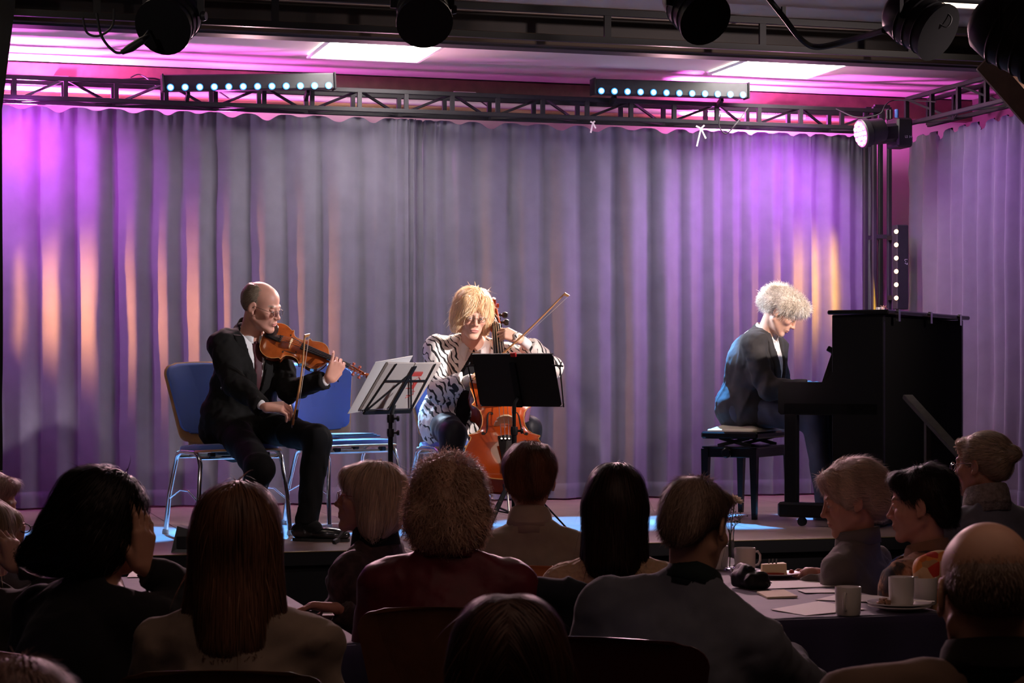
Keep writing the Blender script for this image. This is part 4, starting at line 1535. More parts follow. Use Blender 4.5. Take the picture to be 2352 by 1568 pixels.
# ---------------------------------------------------------------- music stands
def music_stand(base, desk_c, ang, tilt, w, h, label, solid, hub_px=None, rows=2, floor=STG, desk_up=.5):
    """ang: heading the desk back faces is opposite to the reader; desk frame: x right, y up the desk, z towards reader"""
    t = empty(name='music_stand', loc=(0, 0, 0), label=label, cat='music stand')
    fwd = heading(ang)                                  # towards the reader
    z = (fwd * math.cos(math.radians(tilt)) + Vector((0, 0, 1)) * math.sin(math.radians(tilt))).normalized()
    x = Vector((0, 0, 1)).cross(z).normalized()
    y = z.cross(x)
    M = Matrix((x, y, z)).transposed().to_4x4(); M.translation = Vector(desk_c)
    if solid:
        b = MB(); b.m = M
        b.prism([(a, c - h * .5) for a, c in rrect(w, w * .985, h, .015)], -.002, .002)
        b.box((0, -h / 2 - .002, .018), (w, .004, .036), .001).box((0, h / 2, .004), (w * .98, .004, .010))
        b.build('desk_plate', mat('matt black stand plate', (.013, .012, .012), .55), t)
        for s in (-1, 1):
            q = MB(); q.m = M
            q.tube([(s * w * .53, -h * .5, -.010), (s * w * .56, h * .28, -.006), (s * w * .56, h * .32, .02)], .0038, 6)
            q.tube([(s * w * .47, h * .30, -.006), (s * w * .60, h * .28, -.006)], .0045, 6)
            q.build('page_holder', plastic_black, t)
        q = MB(); q.m = M
        q.bar((0, -h * .5, -.012), (0, h * .35, -.012), .030, .014, (0, 0, 1))
        q.build('spine', black_metal, t)
    else:
        q = MB(); q.m = M
        q.bar((-w / 2, -h / 2, 0), (w / 2, -h / 2, 0), .022, .010, (0, 0, 1))
        q.build('lower_ledge', black_metal, t)
        q = MB(); q.m = M
        q.bar((-w * .02, -h / 2, -.002), (-w * .0, h * .50, -.002), .026, .004, (0, 0, 1))
        q.build('spine', black_metal, t)
        for s in (-1, 1):
            q = MB(); q.m = M
            q.bar((s * w / 2, -h / 2, 0), (s * w * .42, h * .55, 0), .009, .003, (0, 0, 1))
            q.build('side_arm', black_metal, t)
            q = MB(); q.m = M
            q.bar((0, h * .34, -.002), (s * w * .47, -h * .45, -.002), .009, .003, (0, 0, 1))
            q.build('cross_arm', black_metal, t)
        q = MB(); q.m = M
        q.bar((-w * .45, h * .18, -.001), (w * .45, h * .18, -.001), .009, .003, (0, 0, 1))
        q.build('cross_bar', black_metal, t)
        for s in (-1, 1):
            q = MB(); q.m = M
            q.tube([(s * w * .50, -h * .5, .0), (s * w * .52, -h * .48, .03), (s * w * .45, -h * .44, .034)], .003, 6)
            q.build('page_holder', chrome, t)
    low = Vector(desk_c) - y * (h * .5) - z * .012
    top = Vector((base[0], base[1], low.z + (.02 if solid else -.03)))
    MB().tube([low + y * .05, top + Vector((0, 0, -.0)), top - Vector((0, 0, .05))], .010, 8).build('tilt_joint', black_metal, t, True)
    MB().tube([top - Vector((0, 0, .04)), (base[0], base[1], floor + .50)], .0085, 10).build('upper_tube', black_metal, t, True)
    MB().tube([(base[0], base[1], floor + .55), (base[0], base[1], floor + .12)], .0125, 10).build('lower_tube', black_metal, t, True)
    for zz in ((.55,) if solid else (.60, .53)):
        k = MB().lathe([(.017, -.02), (.019, 0), (.017, .02)], 12, (base[0], base[1], floor + zz))
        v = RT
        k.tube([Vector((base[0], base[1], floor + zz)), Vector((base[0], base[1], floor + zz)) + v * .03], .006, 8)
        k.lathe([(.012, 0), (.015, .006), (.012, .014)], 12, Vector((base[0], base[1], floor + zz)) + v * .03, v.to_track_quat('Z', 'Y').to_matrix())
        k.build('clamp_knob', plastic_black, t, True)
    return t, M, x, y, z


def tripod_legs(t, base, angs, r=.30, hz=.26, floor=STG, m=None):
    for a in angs:
        d = heading(a)
        b = Vector((base[0], base[1], floor))
        foot = b + d * r + Vector((0, 0, .010))
        L = MB().bar(b + Vector((0, 0, hz)) + d * .015, foot, .020, .008, (0, 0, 1), .001).build('leg', m or black_metal, t)
        MB().bar(foot - d * .03 + Vector((0, 0, .012)), foot + d * .006, .024, .020, (0, 0, 1), .003).build('rubber_foot', cable_black, L)
        MB().bar(b + Vector((0, 0, hz * .45)) + d * .012, b.lerp(foot, .48) + Vector((0, 0, hz * .50)), .012, .006, (0, 0, 1)).build('leg_brace', m or black_metal, t)


paper = mat('white paper', (.80, .77, .74), .7)
red_ink = mat('faded red print', (.55, .06, .05), .7)
# stand 1: folding wire stand with sheet music, seen from behind at an angle
s1b = PZ(897, 10.15, STG)
st1, M1, x1, y1, z1 = music_stand(s1b, P(922, 893, 10.14), -58, 36, .40, .28, 'folding wire music stand with open sheet music in front of the violinist', False, desk_up=.5)
tripod_legs(st1, s1b, (-138, -20, 95), .38, .30)
bk = empty('sheet_music', mtx=M1, label='open sheet music with red print on the wire music stand', cat='sheet music')
for s in (-1, 1):
    q = MB()
    for k in range(4):
        q.prism([(s * .005, -.125 + k * .002), (s * (.225 + k * .002), -.128), (s * (.228 + k * .002), .150 + k * .002), (s * .004, .152)], .006 + k * .0022, .0075 + k * .0022)
    q.build('page', mat('backlit score paper', (.50, .44, .40), .8), bk)  # white pages toned down in colour for their shaded, backlit side
q = MB()
q.prism([(.02, -.13), (.30, -.16), (.32, .15), (.04, .19)], .018, .0195)
q.build('loose_page', paper, bk)
q = MB()
for (a, b_, w_, h_) in ((-.06, .10, .10, .004), (-.06, .085, .11, .022), (-.05, .05, .06, .004), (-.10, .02, .03, .05), (-.07, .00, .05, .004), (-.12, -.02, .04, .004), (-.11, -.045, .05, .004)):
    q.box((a, b_, .0052), (w_, h_, .0006))
q.tube([(-.13, .05, .0052), (-.10, .07, .0052), (-.07, .045, .0052), (-.11, .0, .0052), (-.14, -.04, .0052), (-.09, -.06, .0052)], .002, 5)
q.build('cover_print', red_ink, bk)

# stand 2: black desk in front of the cello
s2b = PZ(1181, 9.80, STG)
st2, M2, x2, y2, z2 = music_stand(s2b, P(1186, 873, 9.86), 25, 22, .435, .268, 'black music stand with solid desk in front of the cello', True)
tripod_legs(st2, s2b, (-150, -30, 90), .32, .34)
q = MB(); q.m = M2
q.box((-.01, .134, -.004), (.030, .022, .014), .003)
q.build('clip', mat('red reflection tab', (.45, .02, .02), .4), st2)  # red tab stands in for a red reflection on the stand top
bk2 = empty('sheet_music', mtx=M2, label='sheet music on the solid black stand, seen by its edge', cat='sheet music')
for s in (-1, 1):
    MB().prism([(s * .004, -.125), (s * .198, -.125), (s * .196, .125), (s * .004, .128)], .006, .011).build('page', paper, bk2)


# ---------------------------------------------------------------- violin family
def bowed(M, L, label, cat, kind, varnish, rib=.085, col_dark=None):
    """local: z out of the belly, y towards the scroll, origin at the bottom of the belly; L = body length"""
    t = empty(kind, mtx=M, label=label, cat=cat)
    half = [(0, 0), (.0, .05), (.006, .11), (.025, .18), (.06, .235), (.11, .272), (.16, .290), (.205, .294), (.25, .287), (.295, .268), (.33, .248), (.352, .242), (.366, .255), (.374, .256),
            (.380, .240), (.392, .205), (.42, .172), (.46, .156), (.50, .150), (.54, .152), (.58, .162), (.612, .182), (.628, .205), (.636, .218), (.645, .217), (.655, .205), (.68, .196), (.72, .206), (.77, .220), (.82, .226),
            (.87, .217), (.915, .190), (.95, .148), (.978, .095), (.992, .050), (1.0, .03), (1.0, 0)]
    if kind == 'cello':
        half = [(a, b * .95) for a, b in half]
    out = [(b * L, a * L) for a, b in half] + [(-b * L, a * L) for a, b in half[-2:0:-1]]
    n = len(out)

    def plate(z0, arch, sg, over):
        vs = []
        ss = (1.0, .985, .94, .85, .7, .5, .28, .08)
        for s in ss:
            h = arch * (1 - s ** 2) ** .9 if s < .985 else 0
            if s == .94: h *= .5
            for (x, y) in out:
                cy = min(max(y, .12 * L), .90 * L)
                ox = x * (1 + over); oy = (y - .5 * L) * (1 + over * .6) + .5 * L
                vs.append((ox * s, cy + (oy - cy) * s, z0 + sg * (.004 * L / .36 * (1 if s < 1 else .4) + h)))
        low = len(vs)
        vs += [(x * (1 + over), (y - .5 * L) * (1 + over * .6) + .5 * L, z0) for x, y in out]
        fs = []
        for r in range(len(ss) - 1):
            for i in range(n):
                j = (i + 1) % n
                fs.append((r * n + i, r * n + j, (r + 1) * n + j, (r + 1) * n + i))
        for i in range(n):
            j = (i + 1) % n
            fs.append((low + i, low + j, j, i))
        fs.append(tuple((len(ss) - 1) * n + i for i in range(n)))
        return MB().add(vs, fs)
    arch = .042 * L
    plate(0, arch, 1, .02).build('front_plate', varnish, t, True)
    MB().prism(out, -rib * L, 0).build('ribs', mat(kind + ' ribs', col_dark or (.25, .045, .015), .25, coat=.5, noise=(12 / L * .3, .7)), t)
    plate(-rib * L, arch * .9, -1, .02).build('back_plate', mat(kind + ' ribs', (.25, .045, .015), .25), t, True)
    # edge binding line
    MB().tube([(x * 1.02, (y - .5 * L) * 1.012 + .5 * L, .004 * L / .36) for x, y in out], .0035 * L, 5, closed=True).build('edge_binding', mat('pale worn edge', (.62, .33, .10), .4), t, True)
    hole = mat('dark f-hole', (.01, .006, .004), .8)

    def zsurf(x, y):
        y = min(max(y, 0), L)
        hw = float(np.interp(y / L, [a for a, b in half[1:-1]], [b for a, b in half[1:-1]])) * L
        s = min(abs(x) / hw, 1)
        e = min(y / (.14 * L), (L - y) / (.12 * L), 1)
        return .0042 * L / .36 + arch * (1 - s * s) ** .9 * (1 - (1 - e) ** 2)
    for s in (-1, 1):
        ctl = [(.082, .538), (.090, .553), (.104, .552), (.113, .530), (.118, .495), (.121, .450), (.126, .405), (.134, .372), (.148, .356), (.160, .362)]
        pts = []
        for i in range(28):
            u = i / 27 * (len(ctl) - 1)
            k = min(int(u), len(ctl) - 2)
            x = s * L * (ctl[k][0] + (ctl[k + 1][0] - ctl[k][0]) * (u - k)) * .95
            y = L * (ctl[k][1] + (ctl[k + 1][1] - ctl[k][1]) * (u - k))
            pts.append((x, y, zsurf(x, y) - .0008))
        w = [L * (.0028 + .0048 * math.sin(PI * i / 27) ** 2) for i in range(28)]
        q = MB().tube(pts, w, 6)
        for cx_, cy_, r_ in ((.082, .538, .0105), (.158, .366, .0125)):
            xx = s * L * cx_ * .95
            q.lathe([(r_ * L, -.002), (r_ * L, .0015 * L)], 14, (xx, cy_ * L, zsurf(xx, cy_ * L)))
        q.build('f_hole', hole, t, True)
    eb = mat('ebony black', (.012, .010, .010), .25, spec=.6)
    zt = lambda y: zsurf(0, y)
    br_h = .115 * L
    by = .425 * L
    # bridge
    bp = [(-.075, 0), (-.045, 0), (-.030, .025), (-.01, .030), (.01, .030), (.030, .025), (.045, 0), (.075, 0), (.068, .045), (.052, .055), (.062, .075), (.045, .100), (.015, .116), (-.015, .116), (-.045, .100), (-.062, .075), (-.052, .055), (-.068, .045)]
    FB = Matrix(((1, 0, 0), (0, 0, -1), (0, 1, 0))).to_4x4(); FB.translation = Vector((0, by, zt(by)))
    MB().prism([(a * L, b * L) for a, b in bp], -.006 * L, .006 * L, FB).build('bridge', mat('maple bridge', (.72, .52, .30), .5), t)
    # fingerboard and neck
    fb0, fb1 = .585 * L, 1.335 * L
    zb0, zb1 = zt(fb0) + .075 * L, .055 * L + .012 * L
    MB().add([(-.055 * L, fb0, zb0), (0, fb0, zb0 + .018 * L), (.055 * L, fb0, zb0), (.055 * L, fb0, zb0 - .016 * L), (-.055 * L, fb0, zb0 - .016 * L),
              (-.034 * L, fb1, zb1), (0, fb1, zb1 + .012 * L), (.034 * L, fb1, zb1), (.034 * L, fb1, zb1 - .016 * L), (-.034 * L, fb1, zb1 - .016 * L)],
             [(0, 5, 6, 1), (1, 6, 7, 2), (2, 7, 8, 3), (3, 8, 9, 4), (4, 9, 5, 0), (0, 1, 2, 3, 4), (9, 8, 7, 6, 5)]).build('fingerboard', eb, t)
    MB().tube([(0, .985 * L, -.035 * L), (0, 1.02 * L, .0), (0, 1.10 * L, .022 * L), (0, 1.335 * L, .028 * L)], [.052 * L, .046 * L, .038 * L, .034 * L], 12).build('neck', varnish, t, True)
    # pegbox and scroll
    dz = -.30
    pb = MB()
    a0 = Vector((0, 1.335 * L, .020 * L)); a1 = Vector((0, 1.56 * L, -.050 * L))
    for s in (-1, 1):
        pb.bar(a0 + Vector((s * .030 * L, 0, 0)), a1 + Vector((s * .022 * L, 0, 0)), .012 * L, .060 * L, (0, 0, 1), .002)
    pb.bar(a0 + Vector((0, 0, -.028 * L)), a1 + Vector((0, 0, -.022 * L)), .056 * L, .018 * L, (0, 0, 1), .002)
    sp = []
    for i in range(30):
        a = i / 29 * 2.9 * PI
        rr = L * .056 * (1 - .27 * a / PI)
        sp.append((0, 1.625 * L - rr * math.cos(a) * 1, -.058 * L + rr * math.sin(a) * 1.0))
    pb.tube(sp, [L * (.024 - .010 * i / 29) for i in range(30)], 8)
    pb.tube([(-.045 * L, 1.625 * L, -.058 * L), (.045 * L, 1.625 * L, -.058 * L)], [.018 * L, .018 * L], 10)
    pb.build('scroll', varnish, t, True)
    pegm = mat('peg wood ' + kind, (.30, .06, .03) if kind == 'violin' else (.02, .015, .013), .3)
    ps = []
    for k in range(4):
        q = a0.lerp(a1, .18 + k * .21)
        s = 1 if k % 2 else -1
        ps.append(q)
        MB().lathe([(.009 * L, -.045 * L), (.010 * L, .048 * L), (.012 * L, .052 * L), (.009 * L, .058 * L), (.022 * L, .068 * L), (.025 * L, .084 * L), (.019 * L, .098 * L), (.006 * L, .102 * L)], 10, q,
                   (Vector((s, 0, 0))).to_track_quat('Z', 'Y').to_matrix()).build('peg', pegm, t, True)
    MB().tube([(-.034 * L, 1.335 * L, zb1 + .008 * L), (.034 * L, 1.335 * L, zb1 + .008 * L)], .006 * L, 6).build('nut', eb, t)
    # tailpiece
    ty0, ty1 = .03 * L, .285 * L
    MB().add([(-.028 * L, ty0, .055 * L), (.028 * L, ty0, .055 * L), (.062 * L, ty1, .115 * L), (-.062 * L, ty1, .115 * L), (0, ty0, .072 * L), (0, ty1, .134 * L), (-.028 * L, ty0, .045 * L), (.028 * L, ty0, .045 * L), (.062 * L, ty1, .100 * L), (-.062 * L, ty1, .100 * L)],
             [(0, 4, 5, 3), (4, 1, 2, 5), (1, 7, 8, 2), (0, 3, 9, 6), (6, 9, 8, 7), (3, 5, 2, 8, 9), (0, 6, 7, 1, 4)]).build('tailpiece', eb, t)
    for k in range(4):
        MB().lathe([(.006 * L, 0), (.007 * L, .012 * L)], 8, ((k - 1.5) * .026 * L, ty1 - .035 * L, .122 * L)).build('fine_tuner', black_metal if kind == 'violin' else chrome, t, True)
    MB().tube([(0, ty0, .052 * L), (0, -.005 * L, .02 * L), (0, -.012 * L, -.03 * L)], .006 * L, 6).build('tail_gut', eb, t)
    stm = mat('steel string', (.7, .68, .65), .25, 1.0)
    for k in range(4):
        xx = (k - 1.5)
        tz = zt(by) + .116 * L - .007 * L * abs(xx)
        MB().tube([(xx * .026 * L, ty1 - .02 * L, .128 * L), (xx * .030 * L, by, tz), (xx * .015 * L, 1.335 * L, zb1 + .014 * L), ps[(0, 2, 3, 1)[k]]], .0030 * L if kind == 'violin' else .0022 * L, 5).build('string', stm, t, True)
    if kind == 'violin':
        q = MB()
        q.add(*dome_disc((-.105 * L, .095 * L, .075 * L), .12 * L, .085 * L, .03 * L))
        q.build('chin_rest', eb, t, True)
        MB().tube([(-.02 * L, -.012 * L, .05 * L), (-.02 * L, -.016 * L, -.09 * L)], .006 * L, 6).tube([(-.07 * L, -.010 * L, .05 * L), (-.07 * L, -.012 * L, -.09 * L)], .006 * L, 6).build('chin_rest_clamp', chrome, t)
        q = MB().bar((-.27 * L, .16 * L, -.16 * L), (.27 * L, .12 * L, -.15 * L), .10 * L, .022 * L, (0, 0, 1), .003)
        for s in (-1, 1):
            q.tube([(s * .26 * L, .14 * L, -.155 * L), (s * .30 * L, .14 * L, -.12 * L), (s * .29 * L, .14 * L, -.06 * L)], .008 * L, 6)
        q.build('shoulder_rest', plastic_black, t)
    else:
        MB().lathe([(.030 * L, 0), (.026 * L, .02), (.012 * L, .035)], 14, (0, -.002, -.06 * L), Matrix.Rotation(PI / 2, 3, 'X')).build('endpin_plug', eb, t, True)
        MB().tube([(0, -.03, -.06 * L), (0, -.33, -.06 * L)], .005, 8).build('endpin', chrome, t, True)
    return t


def dome_disc(c, rx, ry, h, n=18):
    vs = []
    fs = []
    for k, (s, z) in enumerate(((1, -h * .5), (1, 0), (.9, h * .35), (.55, h * .1), (.1, 0))):
        for i in range(n):
            a = 2 * PI * i / n
            vs.append((c[0] + math.cos(a) * rx * s, c[1] + math.sin(a) * ry * s, c[2] + z))
    for k in range(4):
        for i in range(n):
            j = (i + 1) % n
            fs.append((k * n + i, k * n + j, (k + 1) * n + j, (k + 1) * n + i))
    fs.append(tuple(4 * n + i for i in range(n)))
    fs.append(tuple(range(n - 1, -1, -1)))
    return vs, fs


def bow(a, b, hair_dir, label, L=None, stick=None):
    """a frog end, b tip"""
    a, b = Vector(a), Vector(b)
    d = (b - a).normalized()
    h = Vector(hair_dir); h = (h - d * h.dot(d)).normalized()
    t = empty('bow', (0, 0, 0), label=label, cat='bow')
    n = 14
    pts = []
    for i in range(n + 1):
        u = i / n
        pts.append(a.lerp(b, u) + h * (.010 * math.sin(PI * u)))
    sm = stick or mat('pale brown bow stick', (.52, .26, .10), .3, coat=.3)
    MB().tube([a - d * .03] + pts, [.0062] + [.0062 - .0022 * i / n for i in range(n + 1)], 8).build('stick', sm, t, True)
    MB().add([tuple(b), tuple(b - d * .018), tuple(b + h * .024 - d * .004), tuple(b + h * .024 + d * .008)] + [tuple(q + h.cross(d) * .006) for q in (b, b - d * .018, b + h * .024 - d * .004, b + h * .024 + d * .008)],
             [(0, 1, 2, 3), (4, 7, 6, 5), (0, 3, 7, 4), (1, 5, 6, 2), (2, 6, 7, 3), (0, 4, 5, 1)]).build('tip', sm, t)
    MB().bar(a + h * .010, a + d * .05 + h * .010, .010, .018, h, .002).build('frog', mat('ebony black', (.012, .010, .010), .25), t)
    MB().bar(a + d * .05 + h * .019, b + h * .023, .0065, .0012, h).build('bow_hair', mat('horse hair', (.75, .68, .58), .5), t)
    MB().tube([a - d * .045, a - d * .03], .0055, 8).build('screw_button', chrome, t, True)
    return t


# cello: leaning back, belly towards the camera
cvar = mat('cello orange-red varnish', (.56, .080, .009), .24, coat=.6, noise=(7, .62), bump=(90, .05, .001))
low = P(1166, 1101, 10.12)
axc = (Vector((0, 0, 1)) * .77 + FW * .63 - RT * .065).normalized()
nz = (-FW * 1.0 + RT * .12); nz = (nz - axc * nz.dot(axc)).normalized()
xc = axc.cross(nz)
MC = Matrix((xc, axc, nz)).transposed().to_4x4(); MC.translation = low
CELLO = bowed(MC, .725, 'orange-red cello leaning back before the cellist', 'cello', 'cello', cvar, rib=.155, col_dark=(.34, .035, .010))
cel = lambda x, y, z: MC @ Vector((x, y, z))
BOWC = bow(P(1096, 862, 10.44), P(1299, 672, 10.20), Vector((0, 0, -1)) + RT * .8, 'long cello bow rising to the right above the black stand')

# violin: belly tilted up towards the camera
vvar = mat('violin red-brown varnish', (.38, .080, .013), .22, coat=.6, noise=(22, .6))
vb = P(605, 772, 10.38)
vs = P(850, 862, 10.34)
axv = (vs - vb).normalized()
nv = (-FW * .88 + Vector((0, 0, 1)) * .50 + RT * .10); nv = (nv - axv * nv.dot(axv)).normalized()
xv = axv.cross(nv)
MV = Matrix((xv, axv, nv)).transposed().to_4x4(); MV.translation = vb
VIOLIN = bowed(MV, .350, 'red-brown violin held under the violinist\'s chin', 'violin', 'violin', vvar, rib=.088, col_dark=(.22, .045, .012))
vio = lambda x, y, z: MV @ Vector((x, y, z))
BOWV = bow(P(674, 962, 10.10), P(700, 768, 10.02) + Vector((0, 0, 0)), RT * 1.0 + FW * .4, 'violin bow held upright in the violinist\'s right hand')

# ---------------------------------------------------------------- piano and bench
pm = mat('black piano lacquer', (.004, .004, .0045), .22, spec=.22)
pmat_back = mat('dark piano back cloth', (.004, .004, .004), .9, spec=.05)
U = (RT * .88 - FW * .475).normalized()            # the way the player looks
VV = Vector((0, 0, 1)).cross(U).normalized()       # along the keyboard, away from the camera
if VV.dot(FW) < 0: VV = -VV
near = PZ(2029, 10.80, STG)                        # back corner nearest the camera
Mp = Matrix((-U, VV, Vector((0, 0, 1)))).transposed()
# local: x from the back towards the player, y along the keyboard, z up
if Mp.determinant() < 0:
    Mp = Matrix((-U, VV, Vector((0, 0, 1)))).transposed()
Mp4 = Mp.to_4x4(); Mp4.translation = near
PIA = empty('upright_piano', mtx=Mp4, label='black upright piano seen from its treble end and back', cat='piano')


def pbox(name, x0, x1, y0, y1, z0, z1, m=pm, bev=.004, par=PIA):
    return MB().box(((x0 + x1) / 2, (y0 + y1) / 2, (z0 + z1) / 2), (x1 - x0, y1 - y0, z1 - z0), bev).build(name, m, par)


PL = 1.50
for y in (0, PL - .035):
    pbox('side_panel', 0, .285, y, y + .035, .02, 1.135)
pbox('back_panel', .002, .03, .035, PL - .035, .06, 1.13, pmat_back)
ld = pbox('lid', -.035, .305, -.02, PL + .02, 1.137, 1.160, pm, .006)
for k in range(3):
    pbox('hinge', -.045, -.030, .12 + k * .58, .155 + k * .58, 1.10, 1.165, chrome, .001, ld)
pbox('upper_panel', .262, .280, .035, PL - .035, .76, 1.12)
pbox('lower_panel', .24, .258, .035, PL - .035, .09, .60)
pbox('plinth', .02, .285, .0, PL, .02, .09)
kb = pbox('key_bed', .03, .56, .0, PL, .60, .665)
for y in (0, PL - .045):
    pts = [(.28, .60), (.575, .60), (.590, .615), (.590, .735), (.582, .763), (.565, .777), (.33, .777), (.305, .793), (.290, .83), (.28, .83)]
    F2 = Matrix(((1, 0, 0, 0), (0, 0, 1, 0), (0, 1, 0, 0), (0, 0, 0, 1)))
    MB().prism(pts, y, y + .045, F2).build('key_cheek', pm, PIA)
    MB().box((.52, y + .0225, .355), (.070, .050, .49), .004).add([(.49, y - .002, .60), (.55, y - .002, .60), (.545, y - .002, .55), (.50, y - .002, .55)], [(0, 1, 2, 3)]).build('front_leg', pm, PIA)
    tb = MB().box((.40, y + .0225, .088), (.38, .080, .080), .012).build('toe_block', pm, PIA)
    MB().lathe([(.012, -.011), (.024, -.011), (.024, .011), (.012, .011)], 16, (.46, y + .02, .0245), Matrix.Rotation(PI / 2, 3, 'X')).bar((.46, y + .02, .03), (.46, y + .02, .052), .03, .026).build('castor', black_metal, tb, True)
ivory = mat('ivory white keys', (.75, .72, .66), .3)
wk = MB()
for i in range(52):
    y = .06 + i * (PL - .12) / 52
    MB().box((.475, y + .0115, .692), (.15, .0245, .022), .0015).build('white_key', ivory, kb)
for i in range(52):
    if i % 7 in (0, 1, 3, 4, 5) and i < 51:
        y = .06 + (i + 1) * (PL - .12) / 52
        MB().box((.445, y, .708), (.092, .011, .018), .002).build('black_key', mat('ebony black', (.012, .010, .010), .25), kb)
MB().prism([(.285, .72), (.335, .72), (.37, .745), (.305, .93), (.285, .93)], .05, PL - .05, Matrix(((1, 0, 0, 0), (0, 0, 1, 0), (0, 1, 0, 0), (0, 0, 0, 1)))).build('fallboard', pm, PIA)
md = pbox('music_desk', .284, .335, .12, PL - .12, .925, .940)
MB().bar((.29, .13, .925), (.355, .13, .960), .02, .03, bev=.004).build('desk_bracket', pm, PIA)
pbox('desk_lip', .31, .335, .25, PL - .25, .965, .985)
pm_ = MB().box((.27, .75, .06), (.03, .20, .02), .003)
for k in (-.06, 0, .06):
    MB().bar((.26, .75 + k, .07), (.37, .75 + k, .045), .028, .012, bev=.004).build('pedal', mat('brass pedal', (.6, .42, .15), .25, 1.0), PIA)
# small bits left on the lid
sp_ = MB()
for k in range(3):
    a = near + VV * (.32 + k * .012) + Vector((0, 0, 1.164)) - U * .12
    sp_.tube([a, a + VV * .04 + U * (.02 - k * .02) + Vector((0, 0, .03)), a + VV * .07 + U * .01 + Vector((0, 0, .012))], .0015, 5)
g = sp_.build('spectacles', mat('thin pink-brown wire', (.3, .12, .10), .3, .6), None, True, 'folded wire spectacles lying on top of the piano', 'spectacles')
cd = empty('glass_dish', near + VV * .55 - U * .20 + Vector((0, 0, 1.1615)), label='small glass dish with crumpled wrapper on the piano top', cat='dish')
MB().lathe([(.028, 0), (.042, .012), (.044, .014), (.030, .003)], 18).build('bowl', mat('clear dish glass', (.9, .9, .9), .05, trans=.9), cd, True)
q = MB()
for k in range(7):
    q.box((random.uniform(-.018, .018), random.uniform(-.018, .018), .012 + random.uniform(0, .012)), (.02, .014, .012), .002, Matrix.Rotation(k, 3, 'Z') @ Matrix.Rotation(k * .7, 3, 'X'))
q.build('wrapper', mat('shiny white wrapper', (.8, .75, .75), .3), cd)

# bench
bc_near = PZ(1733, 11.50, STG)
bl, bw = .54, .30
bo = bc_near - U * (bw / 2) + VV * (bl / 2)
Mb4 = Mp.to_4x4(); Mb4.translation = bo
BEN = empty('piano_bench', mtx=Mb4, label='black adjustable piano bench with pale domed seat', cat='bench')
for sx in (-1, 1):
    for sy in (-1, 1):
        MB().add([(sx * bw / 2 + a * .013, sy * bl / 2 + b * .013, 0) for a, b in ((-1, -1), (1, -1), (1, 1), (-1, 1))] + [(sx * (bw / 2 - .004) + a * .022, sy * (bl / 2 - .004) + b * .022, .395) for a, b in ((-1, -1), (1, -1), (1, 1), (-1, 1))],
                 [(3, 2, 1, 0), (4, 5, 6, 7), (0, 1, 5, 4), (1, 2, 6, 5), (2, 3, 7, 6), (3, 0, 4, 7)]).build('leg', pm, BEN)
fr_ = MB()
for s in (-1, 1):
    fr_.box((s * bw / 2, 0, .375), (.022, bl, .055), .003).box((0, s * bl / 2, .375), (bw, .022, .055), .003)
fr_.build('frame', pm, BEN)
MB().box((0, 0, .404), (bw + .03, bl + .03, .010), .003).build('frame_top', pm, BEN)
for s in (-1, 1):
    MB().bar((-.10, s * .2, .41), (.09, s * .2, .455), .01, .02).bar((.10, s * .2, .41), (-.09, s * .2, .455), .01, .02).build('scissor_lift', black_metal, BEN)
MB().box((0, 0, .472), (bw + .045, bl + .03, .040), .010).build('seat_frame', pm, BEN)
q = MB(); slab(q, [(x, y - (bl - .02) / 2) for x, y in rrect(bw + .0, bw + .0, bl - .02, .03)], .014, .034, lambda x, y, z: (x, y, .492 + z))
q.build('seat_pad', mat('pale cream leatherette', (.62, .56, .42), .3), BEN, True)
MB().lathe([(.010, 0), (.012, .02), (.028, .024), (.030, .040), (.022, .048)], 18, (0.0, -bl / 2 - .01, .375), Matrix.Rotation(PI / 2, 3, 'X')).build('knob', pm, BEN, True)

# ---------------------------------------------------------------- clothing helpers
def vcut(K, z0, s, y0=.02, depth=.4, dz=0.0, k=.004):
    N = K['neck']
    n = math.sqrt(1 + s * s)
    return planes(N, np.array(K['T']), [((1, 0, -s), -s * z0 / n), ((-1, 0, -s), -s * z0 / n), ((0, -1, 0), -y0), ((0, 1, 0), depth)], .5, k)


def band(K, a, b, z1, z2, y0=.0, sx=0):
    """keeps a front strip: a*z + b bounds on x (lo, hi) between heights z2 < z < z1"""
    N = K['neck']
    (a0, b0), (a1, b1) = a, b
    n0, n1 = math.sqrt(1 + a0 * a0), math.sqrt(1 + a1 * a1)
    return planes(N, np.array(K['T']), [((-1, 0, a0), -b0 / n0), ((1, 0, -a1), b1 / n1), ((0, 0, 1), z1), ((0, 0, -1), -z2), ((0, -1, 0), -y0)], .6, .001, 'i')


